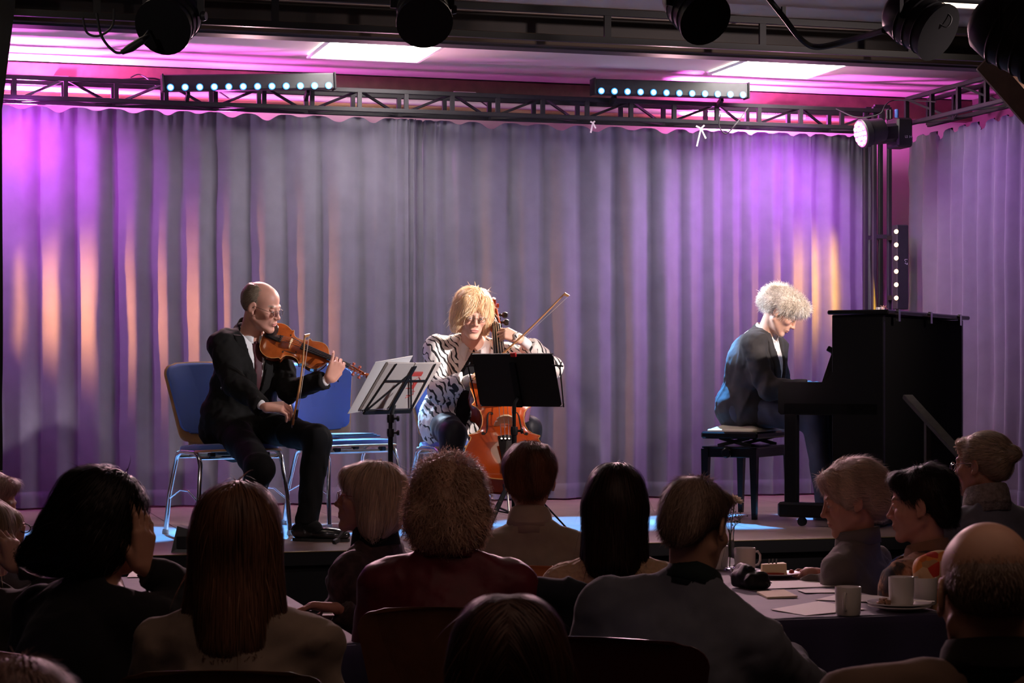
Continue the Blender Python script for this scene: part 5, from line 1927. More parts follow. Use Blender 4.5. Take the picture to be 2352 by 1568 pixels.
def collar(name, parent, c, M, m, r0=(.066, .060), r1=(.060, .056), h=.04, drop=.03, a0=25, a1=335, th=.004, fold=0.0, nr=3, out=.012):
    """strip round the neck; angle 0 = front"""
    n = 28
    vs = []
    full = (a1 - a0) >= 360
    prof = [(0, 0, 0), (.5, .55, 0), (1, 1, 0)]
    if fold:
        prof += [(1.15, .75, fold * .5), (1.35, .2, fold), (1.5, -.35, fold * 1.2)]
    for i in range(n + (0 if full else 1)):
        a = math.radians(a0 + (a1 - a0) * i / n)
        fwd, sd = math.cos(a), math.sin(a)
        fr_ = (1 + fwd) / 2
        for k, (t, zt, o) in enumerate(prof):
            tt = min(t, 1)
            rx = r0[0] + (r1[0] - r0[0]) * tt + o
            ry = r0[1] + (r1[1] - r0[1]) * tt + o
            z = h * zt - drop * fr_
            vs.append(Vector(c) + M @ Vector((sd * rx, fwd * ry + out * fr_, z)))
    q = MB()
    np_ = len(prof)
    N = n + (0 if full else 1)
    fs = []
    for i in range(n):
        j = (i + 1) % N
        for k in range(np_ - 1):
            fs.append((i * np_ + k, j * np_ + k, j * np_ + k + 1, i * np_ + k + 1))
    q.add(vs, fs)
    o = q.build(name, m, parent, True)
    md = o.modifiers.new('thick', 'SOLIDIFY'); md.thickness = th; md.offset = 0
    return o


def cloth_mat(name, color, rough=.85, n=(14, .8), bump=(300, .25, .0012), sheen=.2):
    return mat(name, color, rough, noise=n, bump=bump, sheen=sheen * .5, spec=.18)


def sleeves_cut(K, th_end=.0, sides=('L', 'R')):
    r = []
    for q in sides:
        v = (K['wr'][q] - K['el'][q]).normalized()
        r.append(cut(K['wr'][q] - v * th_end, v, .06, .09))
    return r


def jacket(parent, K, m, th=.014, hem=.17, name='jacket', vs=(-.33, .21), seed=1, wr=.006, sleeve=.030, lapels=True, skirt=.3, tail=None, ch=.045):
    N, T = K['neck'], np.array(K['T'])
    pr = torso_prims(K, th)
    pr.append(ell(K['pel'] - K['fw'] * .01, (.185 * K['w'] * K['girth'], .150 * K['girth'], hem), T, .06))
    for q in 'LR':
        hp, kn = K['hip'][q], K['kn'][q]
        pr.append(rc(hp, hp.lerp(kn, skirt), .095, .085, .05))
    if tail: pr.append(ell(K['pel'] - K['fw'] * tail[0] + Vector((0, 0, -tail[1])), tail[2], T, .05))
    pr += arm_prims(K, th + .003)
    pr += sleeves_cut(K, sleeve)
    if vs: pr.append(vcut(K, vs[0], vs[1]))
    pr.append(ell(N + K['up'] * .05 + K['fw'] * .02, (.062, .062, .07), T, .01, 's'))
    w = ripple(seed, 26, wr, (1, 1, .8)); w2 = ripple(seed + 7, 75, wr * .35)
    o = garment(name, parent, pr, m, .009, lambda x, y, z: w(x, y, z) + w2(x, y, z))
    if lapels and vs:
        z0, s = vs
        for sg, nm in ((1, 'lapel'), (-1, 'lapel')):
            lp = torso_prims(K, th + .008)
            if sg > 0: bd_ = band(K, (s, -s * z0), (s * 1.15, -s * z0 * 1.15 + .045), -.005, z0 + .02, .0)
            else: bd_ = band(K, (-s * 1.15, s * z0 * 1.15 - .045), (-s, s * z0), -.005, z0 + .02, .0)
            lp.append(bd_)
            V, Q = sdf_mesh(lp, .007)
            if len(V): np_mesh('lapel', V, Q, m, o)
        collar('jacket_collar', o, N - K['up'] * .005, K['T'], m, (.080, .076), (.070, .066), ch, .030 + ch, 48, 312, .006, .012)
    return o


def shirt(parent, K, m, th=.002, seed=2, cuffs=.012, name='shirt', col=True, tie=None, tie_w=.022):
    pr = torso_prims(K, th) + arm_prims(K, -.002) + sleeves_cut(K, cuffs)
    o = garment(name, parent, pr, m, .010, ripple(seed, 40, .002))
    if col: collar('collar', o, K['neck'] + K['up'] * .012 + K['fw'] * .004, K['T'], m, (.066, .064), (.060, .058), .040, .042, 14, 346, .003, .010)
    if tie:
        lp = torso_prims(K, th + .007)
        lp.append(band(K, (-.05, -tie_w * 1.3), (.05, tie_w * 1.3), -.040, -.46, .02))
        V, Q = sdf_mesh(lp, .006)
        np_mesh('tie', V, Q, tie, parent)
        MB().box(tuple(K['neck'] - K['up'] * .045 + K['fw'] * .085), (.03, .02, .034), .008, K['T']).build('tie_knot', tie, parent)
    return o


def trousers(parent, K, m, th=.006, seed=4, name='trousers', hem=.06, res=.011, wr=.005):
    pr = [ell(K['pel'] + Vector((0, 0, .0)), (.165 * K['girth'] * K['w'] + th, .13 * K['girth'] + th, .125), np.array(K['T']), .06)] + leg_prims(K, th + .008, .08)
    for q in 'LR':
        v = (K['an'][q] - K['kn'][q]).normalized()
        pr.append(cut(K['an'][q] + v * .035, v, .10, .12))
    return garment(name, parent, pr, m, res, ripple(seed, 38, wr, (1, 1, .6)))


sock_m = cloth_mat('black sock knit', (.008, .008, .009), .9)


def socks(parent, K, floor):
    for q in 'LR':
        a = K['an'][q]
        v = (K['kn'][q] - a).normalized()
        pr = [rc(a + v * .16, Vector((a.x, a.y, floor + .075)), .046, .040, .02), ell(Vector((a.x, a.y, floor + .07)) + K['hf'] * .04, (.036, .055, .034), np.array(fr(K['hf'])), .03)]
        V, Q = sdf_mesh(pr, .009)
        np_mesh('sock', V, Q, sock_m, parent)


shoe_m = mat('polished black shoe leather', (.012, .012, .013), .18, coat=.5)
white_sh = cloth_mat('white shirt cotton', (.78, .76, .74), .7)

# ---------------------------------------------------------------- violinist
hv = P(598, 703, 10.36)
Mh = fr(heading(110), pitch=17, roll=6)
KV = skeleton(P(550, 972, 10.48), P(574, 766, 10.44), 146, hv,
              wrists=(P(757, 872, 10.24), P(607, 936, 10.02)),
              hints=(Vector((0, 0, -1)) + RT * -.4 - FW * .2, Vector((0, 0, -1)) - RT * .7 + FW * .1),
              knees=(P(728, 1008, 10.12), P(600, 1076, 9.98)), ankles=(P(704, 1188, 10.08), P(548, 1215, 10.30)), sh=.165, hipa=125, girth=1.05)
hl = hand_prims(P(757, 872, 10.24), RT * .42 + Vector((0, 0, .86)) + FW * .12, FW * .9 - RT * .25, 'L', each=[(62, 62, 30), (58, 60, 30), (50, 58, 30), (18, 22, 12)], spread=.10, thumb=.8)
hr_ = hand_prims(P(607, 936, 10.02), RT * .93 + Vector((0, 0, .02)) + FW * .1, Vector((0, 0, -.8)) + FW * .5, 'R', each=[(35, 35, 20), (45, 40, 25), (48, 42, 25), (40, 40, 20)], spread=.04, thumb=.8)
VP = person('balding man in black suit and wire glasses playing the violin on a blue chair', KV, hv, Mh, 1.0, 'ruddy', hands={'L': hl, 'R': hr_}, hres=.0028, brow=(.35, .28, .22), handres=.0035, floor=STG)
suit = cloth_mat('black suit wool', (.0075, .0065, .0055), .85, sheen=.03)
jacket(VP, KV, suit, .015, .20, seed=21, wr=.009, skirt=.26, tail=(.05, .045, (.17, .15, .13)), ch=.080)
shirt(VP, KV, white_sh, tie=cloth_mat('dark maroon tie', (.06, .012, .016), .5))
trousers(VP, KV, cloth_mat('black trouser wool', (.005, .005, .0055), .85, sheen=.02), seed=5, wr=.008)
socks(VP, KV, STG)
shoe(VP, KV['an']['L'], heading(103), STG, shoe_m)
shoe(VP, KV['an']['R'], heading(118), STG, shoe_m)
glasses(VP, hv, Mh, 1.0, mat('thin dark spectacle wire', (.12, .09, .08), .3, .8), .0011, .004, .019, .0145)
hair_piece(VP, hv, Mh, 1.0, dict(mass=[('e', (0, -.024, .034), (.0790, .0880, .0880)), ('x', (0, .030, .128), (.046, .120, .046), .02), ('x', (0, .140, -.01), (.12, .085, .16), .01), ('x', (0, .03, -.075), (.12, .1, .06), .01)],
                                 color=(.42, .33, .24), color2=(.20, .15, .11), n=2600, len=.030, flow=(0, -.8, -.7), lift=.10, mess=.12, curl=.05, wid=.0009, res=.0045, amp=.002, off=.001, offmax=.003, pull=1, grav=.02, seed=31))

# ---------------------------------------------------------------- cellist
hc = P(1084, 722, 10.74)
Mc = fr(heading(166), pitch=14, roll=-4)
KC = skeleton(P(1052, 972, 10.96), P(1088, 786, 10.86), 172, hc,
              wrists=(P(1198, 780, 10.60), P(1086, 868, 10.50)),
              hints=(RT * 1.0 + Vector((0, 0, -.55)), -RT * .75 + Vector((0, 0, -1.3)) + FW * .1),
              knees=(P(1212, 985, 10.70), P(1040, 998, 10.56)), ankles=(P(1225, 1180, 10.62), P(1030, 1185, 10.48)), w=1.04, sh=.170, girth=1.08, bust=True, lift=(.03, 0))
nk_pt = cel(.0, 1.235 * .725, .05 * .725)
hl = hand_prims(P(1198, 780, 10.60), -RT * .90 + Vector((0, 0, .36)) + FW * .12, Vector((0, 0, -.55)) - RT * .25 + FW * .55, 'L', each=[(30, 45, 35), (38, 45, 35), (45, 48, 35), (50, 50, 35)], spread=.12, thumb=.75)
hr_ = hand_prims(P(1086, 868, 10.50), RT * .7 - FW * .5 + Vector((0, 0, -.1)), FW * .5 + Vector((0, 0, -.8)), 'R', each=[(40, 35, 25)] * 4, spread=.03, thumb=.8)
CP = person('blonde woman in black and white patterned jacket playing the cello', KC, hc, Mc, .99, 'light', fem=True, hands={'L': hl, 'R': hr_}, hres=.0028, brow=(.45, .30, .20), handres=.0035, floor=STG, ears=False)


def zebra():
    m = mat('black and white patterned jacket cloth', (.8, .78, .74), .75, sheen=.1)
    nt = m.node_tree
    b = nt.nodes['Principled BSDF']
    tc = nt.nodes.new('ShaderNodeTexCoord')
    mp = nt.nodes.new('ShaderNodeMapping')
    mp.inputs['Rotation'].default_value = (.35, .45, .1)
    nt.links.new(tc.outputs['Object'], mp.inputs['Vector'])
    w = nt.nodes.new('ShaderNodeTexWave')
    w.wave_type = 'BANDS'; w.bands_direction = 'X'
    w.inputs['Scale'].default_value = 12
    w.inputs['Distortion'].default_value = 5.5
    w.inputs['Detail'].default_value = 1.0
    w.inputs['Detail Scale'].default_value = 1.6
    nt.links.new(mp.outputs['Vector'], w.inputs['Vector'])
    v = nt.nodes.new('ShaderNodeTexVoronoi')
    v.inputs['Scale'].default_value = 17
    v.distance = 'MANHATTAN'
    nt.links.new(mp.outputs['Vector'], v.inputs['Vector'])
    ad = nt.nodes.new('ShaderNodeMath'); ad.operation = 'ADD'
    sc = nt.nodes.new('ShaderNodeMath'); sc.operation = 'MULTIPLY'; sc.inputs[1].default_value = .6
    nt.links.new(v.outputs['Distance'], sc.inputs[0])
    nt.links.new(w.outputs['Fac'], ad.inputs[0]); nt.links.new(sc.outputs[0], ad.inputs[1])
    r = nt.nodes.new('ShaderNodeValToRGB')
    r.color_ramp.elements[0].position = .64; r.color_ramp.elements[0].color = (.012, .011, .012, 1)
    r.color_ramp.elements[1].position = .68; r.color_ramp.elements[1].color = (.80, .76, .72, 1)
    nt.links.new(ad.outputs[0], r.inputs['Fac'])
    nt.links.new(r.outputs['Color'], b.inputs['Base Color'])
    return m


zb = zebra()
jacket(CP, KC, zb, .018, .19, seed=41, wr=.007, vs=(-.62, .14), lapels=False, sleeve=.05, skirt=.25)
blouse = cloth_mat('white blouse cotton', (.82, .79, .78), .7)
shirt(CP, KC, blouse, .004, cuffs=.0, name='blouse', col=False)
collar('open_collar', CP, KC['neck'] + KC['up'] * .006, KC['T'], blouse, (.082, .076), (.068, .066), .050, .075, 26, 334, .004, .018, 3, .034)
cc = MB()
pr = torso_prims(KC, .010) + [planes(KC['neck'], np.array(KC['T']), [((1, 0, .45), -.005), ((-1, 0, .45), -.005), ((0, 0, -1), .50), ((0, -1, 0), -.02), ((1, 0, 0), .12), ((-1, 0, 0), .12)], .6, .001, 'i')]
V, Q = sdf_mesh(pr, .008)
np_mesh('black_top', V, Q, cloth_mat('black knit top', (.010, .010, .012), .9), CP)
nc = MB()
pts = [KC['neck'] + KC['T'] @ Vector((math.sin(a) * .062, math.cos(a) * .060 + .030 * (1 + math.cos(a)) / 2, .020 - .055 * (1 + math.cos(a)) / 2)) for a in [2 * PI * i / 24 for i in range(24)]]
nc.tube(pts, .0028, 6, closed=True)
nc.build('necklace', mat('cream choker beads', (.75, .66, .52), .4), CP, True)
trousers(CP, KC, cloth_mat('navy black satin trousers', (.012, .014, .022), .45), seed=8, wr=.006)
socks(CP, KC, STG)
shoe(CP, KC['an']['L'], heading(175), STG, shoe_m)
shoe(CP, KC['an']['R'], heading(185), STG, shoe_m)
glasses(CP, hc, Mc, .99, mat('thin dark spectacle wire', (.12, .09, .08), .3, .8), .0011, .0, .020, .014)
hair_piece(CP, hc, Mc, 1.0, dict(mass=[('e', (0, -.012, .048), (.094, .112, .092)), ('e', (-.070, .008, -.012), (.034, .062, .075), .03), ('e', (.072, .004, -.012), (.036, .062, .075), .03), ('e', (0, -.055, -.02), (.088, .065, .085), .03),
                                       ('e', (.010, .066, .094), (.068, .036, .030), .025), ('e', (.050, .066, .050), (.022, .024, .04), .02), ('x', (-.004, .128, -.034), (.058, .072, .094), .012), ('x', (0, .06, -.14), (.09, .09, .05), .02)],
                                 color=(1.0, .82, .56), color2=(.86, .60, .34), n=8000, len=.062, flow=(.35, .0, -1.2), lift=.20, mess=.22, curl=.20, fly=.04, wid=.0012, res=.006, amp=.007, off=.002, offmax=.012, comb=.3, freq=55, seed=32, grav=.06))

# ---------------------------------------------------------------- pianist
hp_ = P(1795, 714, 11.66)
Mp_ = fr(heading(108), pitch=40, roll=0)
KP = skeleton(P(1716, 945, 11.78), P(1756, 765, 11.74), 118, hp_,
              wrists=(P(1893, 893, 11.86), P(1866, 890, 11.46)),
              hints=(Vector((0, 0, -1)) - RT * .5, Vector((0, 0, -1)) - RT * .5),
              knees=None, ankles=None, sh=.165, girth=1.05)
KP['pel'].z = STG + .615
for q, dd in (('L', .11), ('R', -.05)):
    kn = KP['pel'] + U * .43 + VV * dd + Vector((0, 0, -.05))
    KP['kn'][q] = kn
    KP['an'][q] = kn + U * .06 + Vector((0, 0, -(kn.z - STG - .10)))
    KP['hip'][q] = KP['pel'] + VV * (.09 if q == 'L' else -.09)
hl = hand_prims(KP['wr']['L'], U * .95 + Vector((0, 0, -.10)), Vector((0, 0, -1)), 'L', curl=(18, 32, 25), spread=.14, thumb=.1)
hr_ = hand_prims(KP['wr']['R'], U * .95 + Vector((0, 0, -.10)), Vector((0, 0, -1)), 'R', curl=(18, 32, 25), spread=.14, thumb=.1)
PP = person('white curly-haired man in grey suit bent over the piano keys', KP, hp_, Mp_, 1.0, 'light', hands={'L': hl, 'R': hr_}, hres=.0028, brow=(.7, .62, .55), handres=.0038, floor=STG)
gs = cloth_mat('charcoal grey suit wool', (.042, .039, .040), .85, sheen=.05)
KP2 = dict(KP)
J0 = torso_prims
_tp = torso_prims


def torso_prims(K, th, **k):
    p = _tp(K, th, **k)
    if K.get('hunch'):
        p.append(ell(K['neck'].lerp(K['pel'], .42) - K['fw'] * K['hunch'], (.145 * K['w'] + th, .105 + th, .19), np.array(K['T']), .06))
    return p


KP['hunch'] = .055
jacket(PP, KP, gs, .015, .13, seed=51, wr=.009, vs=(-.36, .20), skirt=.2)
shirt(PP, KP, white_sh)
trousers(PP, KP, cloth_mat('blue-lit grey suit trousers', (.060, .064, .085), .85, sheen=.03), seed=9)  # bluish tone puts the blue stage light into the grey cloth colour
socks(PP, KP, STG)
shoe(PP, KP['an']['L'], U, STG, shoe_m)
shoe(PP, KP['an']['R'], U, STG, shoe_m)
hair_piece(PP, hp_, Mp_, 1.0, dict(mass=[('e', (0, -.018, .046), (.094, .118, .080)), ('e', (0, .074, .082), (.074, .048, .034), .03), ('e', (0, -.088, .008), (.082, .052, .062), .03), ('x', (0, .105, -.03), (.078, .070, .088), .015),
                                         ('x', (0, .03, -.09), (.12, .09, .07), .015)],
                                   color=(.98, .93, .86), color2=(.78, .70, .58), n=12000, len=.050, flow=(0, -.3, -.6), lift=.38, mess=.55, curl=.95, twist=2.1, wid=.0009, off=.002, offmax=.026, pull=.35, comb=.1, fly=.05, res=.006, amp=.012, freq=60, stretch=(1, 1, 1), hug=True, grav=.0, seed=33))

# ---------------------------------------------------------------- hall tables
cloth_t = mat('navy purple tablecloth', (.030, .024, .085), .7, sheen=.3, noise=(5, .75), bump=(25, .25, .004))


def table(x0, x1, y0, y1, label, clabel, seed, drop=.55):
    t = empty('table', ((x0 + x1) / 2, (y0 + y1) / 2, 0), label=label, cat='table')
    w, l = x1 - x0, y1 - y0
    MB().box((0, 0, .732), (w - .02, l - .02, .022), .004).build('table_top', beech, t)
    for sx in (-1, 1):
        for sy in (-1, 1):
            MB().tube([(sx * (w / 2 - .08), sy * (l / 2 - .08), 0), (sx * (w / 2 - .08), sy * (l / 2 - .08), .722)], .018, 10).build('leg', chrome, t, True)
    rg = np.random.default_rng(seed)
    n = 200
    rim = []
    per = 2 * (w + l)
    r = .02
    for i in range(n):
        s = per * i / n
        if s < w: q = (x0 + s, y0, 0, -1)
        elif s < w + l: q = (x1, y0 + s - w, 1, 0)
        elif s < 2 * w + l: q = (x1 - (s - w - l), y1, 0, 1)
        else: q = (x0, y1 - (s - 2 * w - l), -1, 0)
        rim.append(q)
    V = []
    rows = [(1.0, 0, .748), (1.0, .004, .744), (1.0, .010, .72), (1, .014, .65), (1, .02, .52), (1, .03, .38), (1, .035, .748 - drop)]
    f = ripple(seed, 16, 1.0)
    ring_in = 14
    nx, ny = 14, 36
    V = [];
    for j in range(ny + 1):
        for i in range(nx + 1):
            x = x0 + w * i / nx; y = y0 + l * j / ny
            z = .7475 + (.0012 * math.sin(x * 31 + 2 * math.sin(y * 9)) + .001 * math.sin(y * 23 + x * 7)) * (1 if 0 < i < nx and 0 < j < ny else 0)
            V.append((x, y, z))
    Q = []
    for j in range(ny):
        for i in range(nx):
            a = j * (nx + 1) + i
            Q.append((a, a + 1, a + nx + 2, a + nx + 1))
    b0 = len(V)
    for k, (_, o, z) in enumerate(rows):
        for i, (x, y, nx_, ny_) in enumerate(rim):
            g = (.5 + .5 * math.sin(i * 2 * PI / 200 * 21 + 1.5 * math.sin(i * .13))) * max(0, (.74 - z)) * .11
            V.append((x + nx_ * (o + g), y + ny_ * (o + g), z))
    for k in range(len(rows) - 1):
        for i in range(n):
            j = (i + 1) % n
            Q.append((b0 + k * n + i, b0 + (k + 1) * n + i, b0 + (k + 1) * n + j, b0 + k * n + j))
    o = np_mesh('tablecloth', np.array(V), np.array(Q), cloth_t)
    tag(o, clabel, 'tablecloth')
    md = o.modifiers.new('thick', 'SOLIDIFY'); md.thickness = .0015; md.offset = -1
    return t


table(.42, 1.26, 5.80, 7.95, 'table under the left purple-navy cloth', 'purple-navy tablecloth on the left table between the seated women', 61)
table(2.60, 3.24, 6.00, 7.88, 'table under the right purple-navy cloth', 'purple-navy tablecloth on the right table with the mugs', 62)
TZ = .7495


def T(px, py, z=TZ):
    d = (CAMZ - z) * FPX / (py - HOR)
    return P(px, py, d)


def sheet(pts, label, m=None, z=TZ, th=.0015, name='paper_sheet'):
    q = MB()
    v = [T(*p) for p in pts]
    v = [Vector((a.x, a.y, z + .0005)) for a in v]
    q.add(v + [a + Vector((0, 0, th)) for a in v], [(3, 2, 1, 0), (4, 5, 6, 7), (0, 1, 5, 4), (1, 2, 6, 5), (2, 3, 7, 6), (3, 0, 4, 7)])
    return q.build(name, m or paper, None, False, label, 'paper', 'papers on the tables')


sheet([(1752, 1353), (1945, 1346), (1900, 1333), (1765, 1335)], 'long white paper sheet behind the black purse corner on the right table')
sheet([(1850, 1362), (1926, 1361), (1918, 1353), (1830, 1355)], 'small pinkish paper in the middle of the right table')
sheet([(1872, 1378), (2045, 1384), (2052, 1371), (1935, 1363)], 'white paper sheet reaching behind the front mug')
sheet([(1770, 1400), (1850, 1414), (1990, 1399), (1880, 1381)], 'white paper sheet at the near edge, left of the front mug')
sheet([(1738, 1362), (1762, 1375), (1832, 1372), (1800, 1357)], 'folded yellowish napkin between two sheets on the right table', mat('cream napkin', (.80, .68, .48), .8), th=.006, name='napkin')
sheet([(292, 1326), (400, 1323), (392, 1312), (300, 1313)], 'cream paper sheet on the left table beside the dark-haired woman')
sheet([(415, 1376), (470, 1374), (460, 1352), (418, 1354)], 'pale sheet on the left table by the long straight hair')
sheet([(740, 1414), (768, 1414), (764, 1408), (742, 1408)], 'small bluish paper on the left table under the grey-blonde woman\'s hands')

china = mat('white china', (.74, .72, .68), .22, coat=.3)
coffee = mat('dark coffee', (.04, .02, .01), .1)


def mug(loc, rz, label):
    t = empty('mug', loc, rz, label, 'mug', 'white mugs on the right table')
    MB().lathe([(.020, 0), (.037, .001), (.040, .006), (.0415, .045), (.0425, .090), (.0415, .092), (.0395, .090), (.038, .045), (.036, .010), (.010, .007)], 28).build('cup', china, t, True)
    MB().tube([(.040, 0, .074), (.056, 0, .076), (.066, 0, .062), (.066, 0, .040), (.058, 0, .024), (.040, 0, .020)], .0048, 8).build('handle', china, t, True)
    MB().lathe([(.0005, .062), (.0385, .062)], 24, cap=False).build('coffee', coffee, t)
    return t


aH = math.atan2(-FW.y, -FW.x)
mug(T(1948, 1412), aH + -.35, 'white mug standing alone at the near edge of the right table, handle to the front')
plc = T(2066, 1400)


def plate(c, r, label, group=None):
    o = MB().lathe([(.02, 0), (r * .55, .001), (r * .62, .003), (r, .014), (r * .995, .017), (r * .6, .007), (.001, .006)], 36, c).build('plate', china, None, True, label, 'plate', group)
    return o


plate(plc, .104, 'lower one of two stacked white plates under the white mug')
plate(plc + Vector((0, 0, .010)), .106, 'upper one of two stacked white plates under the white mug')
mug(plc + Vector((0, 0, .0175)) + RT * .006, aH + 2.8, 'white mug standing on the stacked plates')
mug(T(2124, 1388), aH + 2.2, 'white mug behind the stacked plates, partly hidden by the bald head')
mug(T(1711, 1311), aH + 1.9, 'white mug beside the flower vase')
mug(T(1648, 1306), aH - 2, 'white mug left of the flower vase, half hidden by the man in the blue-grey sweater')
sp = plc + Vector((0, 0, .030)) + RT * .062
MB().tube([sp + RT * -.03, sp + RT * .02 + FW * -.01, sp + RT * .05 - FW * .02], [.0016, .0016, .0022], 8).lathe([(.002, -.001), (.011, .001), (.010, .003), (.002, .002)], 14, sp + RT * -.035).build('teaspoon', chrome, None, True, 'chrome teaspoon lying on the upper stacked plate', 'spoon')
nk = MB()
for k in range(9):
    nk.box(plc + Vector((0, 0, .026 + .004 * (k % 3))) - RT * (.055 + .012 * math.cos(k)) - FW * (.02 + .014 * math.sin(k * 2)), (.022, .016, .008), .002, Matrix.Rotation(k, 3, 'Z') @ Matrix.Rotation(k * .5, 3, 'X'))
nk.build('crumpled_wrapper', mat('brown wrapper', (.35, .20, .12), .5), None, False, 'crumpled brown wrapper on the upper stacked plate', 'wrapper')

# cake plate
cpl = T(1780, 1324)
plate(cpl, .098, 'white plate with a slice of cake beside the vase')
ck = empty('cake_slice', cpl + Vector((-.010, .0, .009)), -YAW + .1, 'pale cream cake slice with chocolate decoration on a white plate', 'cake')
MB().add([(-.045, -.02, 0), (.05, -.028, 0), (.05, .03, 0), (-.045, .01, 0), (-.043, -.019, .040), (.048, -.027, .044), (.048, .028, .044), (-.043, .009, .040)],
         [(3, 2, 1, 0), (4, 5, 6, 7), (0, 1, 5, 4), (1, 2, 6, 5), (2, 3, 7, 6), (3, 0, 4, 7)]).build('cream', mat('pale yellow cream', (.85, .70, .42), .6, bump=(80, .3, .002)), ck)
MB().box((.002, -.004, .004), (.098, .046, .010), .002).build('berry_layer', mat('red berry layer', (.45, .06, .04), .5), ck)
q = MB()
for k in range(3): q.bar((-.018 + k * .014, -.018, .044), (-.010 + k * .014, .010, .058), .006, .003)
q.build('chocolate_curl', mat('dark chocolate', (.05, .02, .01), .4), ck)
MB().lathe([(.001, 0), (.009, .002), (.011, .008), (.006, .015), (.001, .016)], 12, cpl + Vector((.060, -.02, .012))).build('strawberry', mat('red fruit', (.40, .05, .03), .4), None, True, 'piece of red fruit on the cake plate rim', 'fruit')

# vase with flower
vc = T(1676, 1308)
vz = empty('vase', vc, label='slim clear glass vase between the white mugs', cat='vase')
glass = mat('clear vase glass', (.95, .95, .93), .03, trans=1.0, ior=1.45)
MB().lathe([(.004, 0), (.033, .0), (.036, .010), (.033, .035), (.020, .085), (.0165, .13), (.020, .172), (.0185, .172), (.0150, .13), (.0185, .086), (.030, .036), (.030, .012), (.004, .006)], 24).build('vase_body', glass, vz, True)
green = mat('dull green stems', (.06, .09, .03), .7)
fl = empty('white_flower', vc, label='cream chrysanthemum with green sprigs standing in the glass vase', cat='flower')
MB().tube([(.0, 0, .012), (.003, 0, .12), (.010, 0, .20), (.020, -.002, .262)], .0022, 6).build('stem', green, fl, True)
fc = Vector((.024, -.002, .272))
pet = mat('cream petals', (.85, .76, .60), .6, transl=.3)
nax = (RT * .5 + Vector((0, 0, .75)) - FW * .35).normalized()
Rf = nax.to_track_quat('Z', 'Y').to_matrix()
pm_me = None
for k in range(58):
    ring = 0 if k < 10 else (1 if k < 26 else 2)
    a = k * 2.399
    el_ = (1.25, .75, .28)[ring] + random.uniform(-.1, .1)
    ln = (.018, .026, .033)[ring] * random.uniform(.85, 1.1)
    R = Rf @ Matrix.Rotation(a, 3, 'Z') @ Matrix.Rotation(-el_, 3, 'Y')
    if pm_me is None:
        q = MB().add([(0, -.0015, 0), (0, .0015, 0), (.45, -.16, .02), (.45, .16, .02), (.45, 0, -.05), (.85, -.14, .06), (.85, .14, .06), (1, 0, .10)],
                     [(0, 4, 2), (0, 1, 4), (1, 3, 4), (2, 4, 5), (4, 3, 6), (4, 6, 7, 5)])
        o = q.build('petal', pet, fl, True); pm_me = o
    else:
        o = pm_me.copy(); COL.objects.link(o)
    M4 = (R @ Matrix.Diagonal((ln, ln, ln))).to_4x4(); M4.translation = fc
    o.matrix_local = M4
MB().lathe([(.001, -.012), (.008, -.008), (.011, 0), (.001, .003)], 10, fc, Rf).build('calyx', green, fl, True)
for k in range(7):
    a = random.uniform(-1.2, 1.4); ln = random.uniform(.20, .275)
    tip = Vector((math.sin(a) * .075 + (.03 if k > 3 else 0), random.uniform(-.03, .03), ln))
    q = MB().tube([(0, 0, .02), Vector((0, 0, .14)).lerp(tip, .05), Vector((0, 0, .15)).lerp(tip, .5), tip], .0010, 5)
    for j in range(9):
        b = Vector((0, 0, .15)).lerp(tip, .35 + j * .07)
        e = b + Vector((random.uniform(-.018, .018), random.uniform(-.018, .018), random.uniform(.002, .016)))
        q.tube([b, e], .0006, 4).lathe([(.0005, -.003), (.003, 0), (.0005, .004)], 6, e)
    q.build('sprig', green, fl)

# tea light and purse
tl = empty('tea_light', T(1692, 1322), label='small glowing tea light in a glass beside the vase', cat='candle')
MB().lathe([(.018, 0), (.022, .002), (.024, .03), (.0225, .03), (.020, .004), (.001, .003)], 18).build('glass_cup', glass, tl, True)
MB().lathe([(.001, .004), (.017, .004), (.017, .012), (.001, .012)], 16).build('wax', mat('tea light wax', (.8, .7, .55), .5), tl, True)
MB().lathe([(.0008, .013), (.0035, .017), (.0025, .024), (.0004, .032)], 10).build('flame', mat('candle flame', (1, .7, .3), .5, emit=(1, .55, .18), estr=14), tl, True)
pu = T(1722, 1350)
pz = np.array(fr(heading(60)))
V, Q = sdf_mesh([rbox(pu + Vector((0, 0, .030)), (.070, .045, .030), .022, pz, .01), rbox(pu + Vector((-.01, .03, .055)), (.055, .022, .028), .018, np.array(fr(heading(75), pitch=25)), .015),
                 ell(pu + RT * .035 - FW * .03 + Vector((0, 0, .018)), (.045, .028, .017), pz, .015)], .006, wr=ripple(9, 70, .004))
o = np_mesh('purse', V, Q, mat('black soft leather', (.008, .0075, .008), .55, spec=.3)); tag(o, 'soft black leather purse lying on the right table by the sweater arm', 'purse')
MB().tube([pu + RT * .02 - FW * .05 + Vector((0, 0, .030)), pu + RT * .05 - FW * .048 + Vector((0, 0, .034)), pu + RT * .075 - FW * .04 + Vector((0, 0, .022))], .002, 6).build('zip', chrome, o, True)


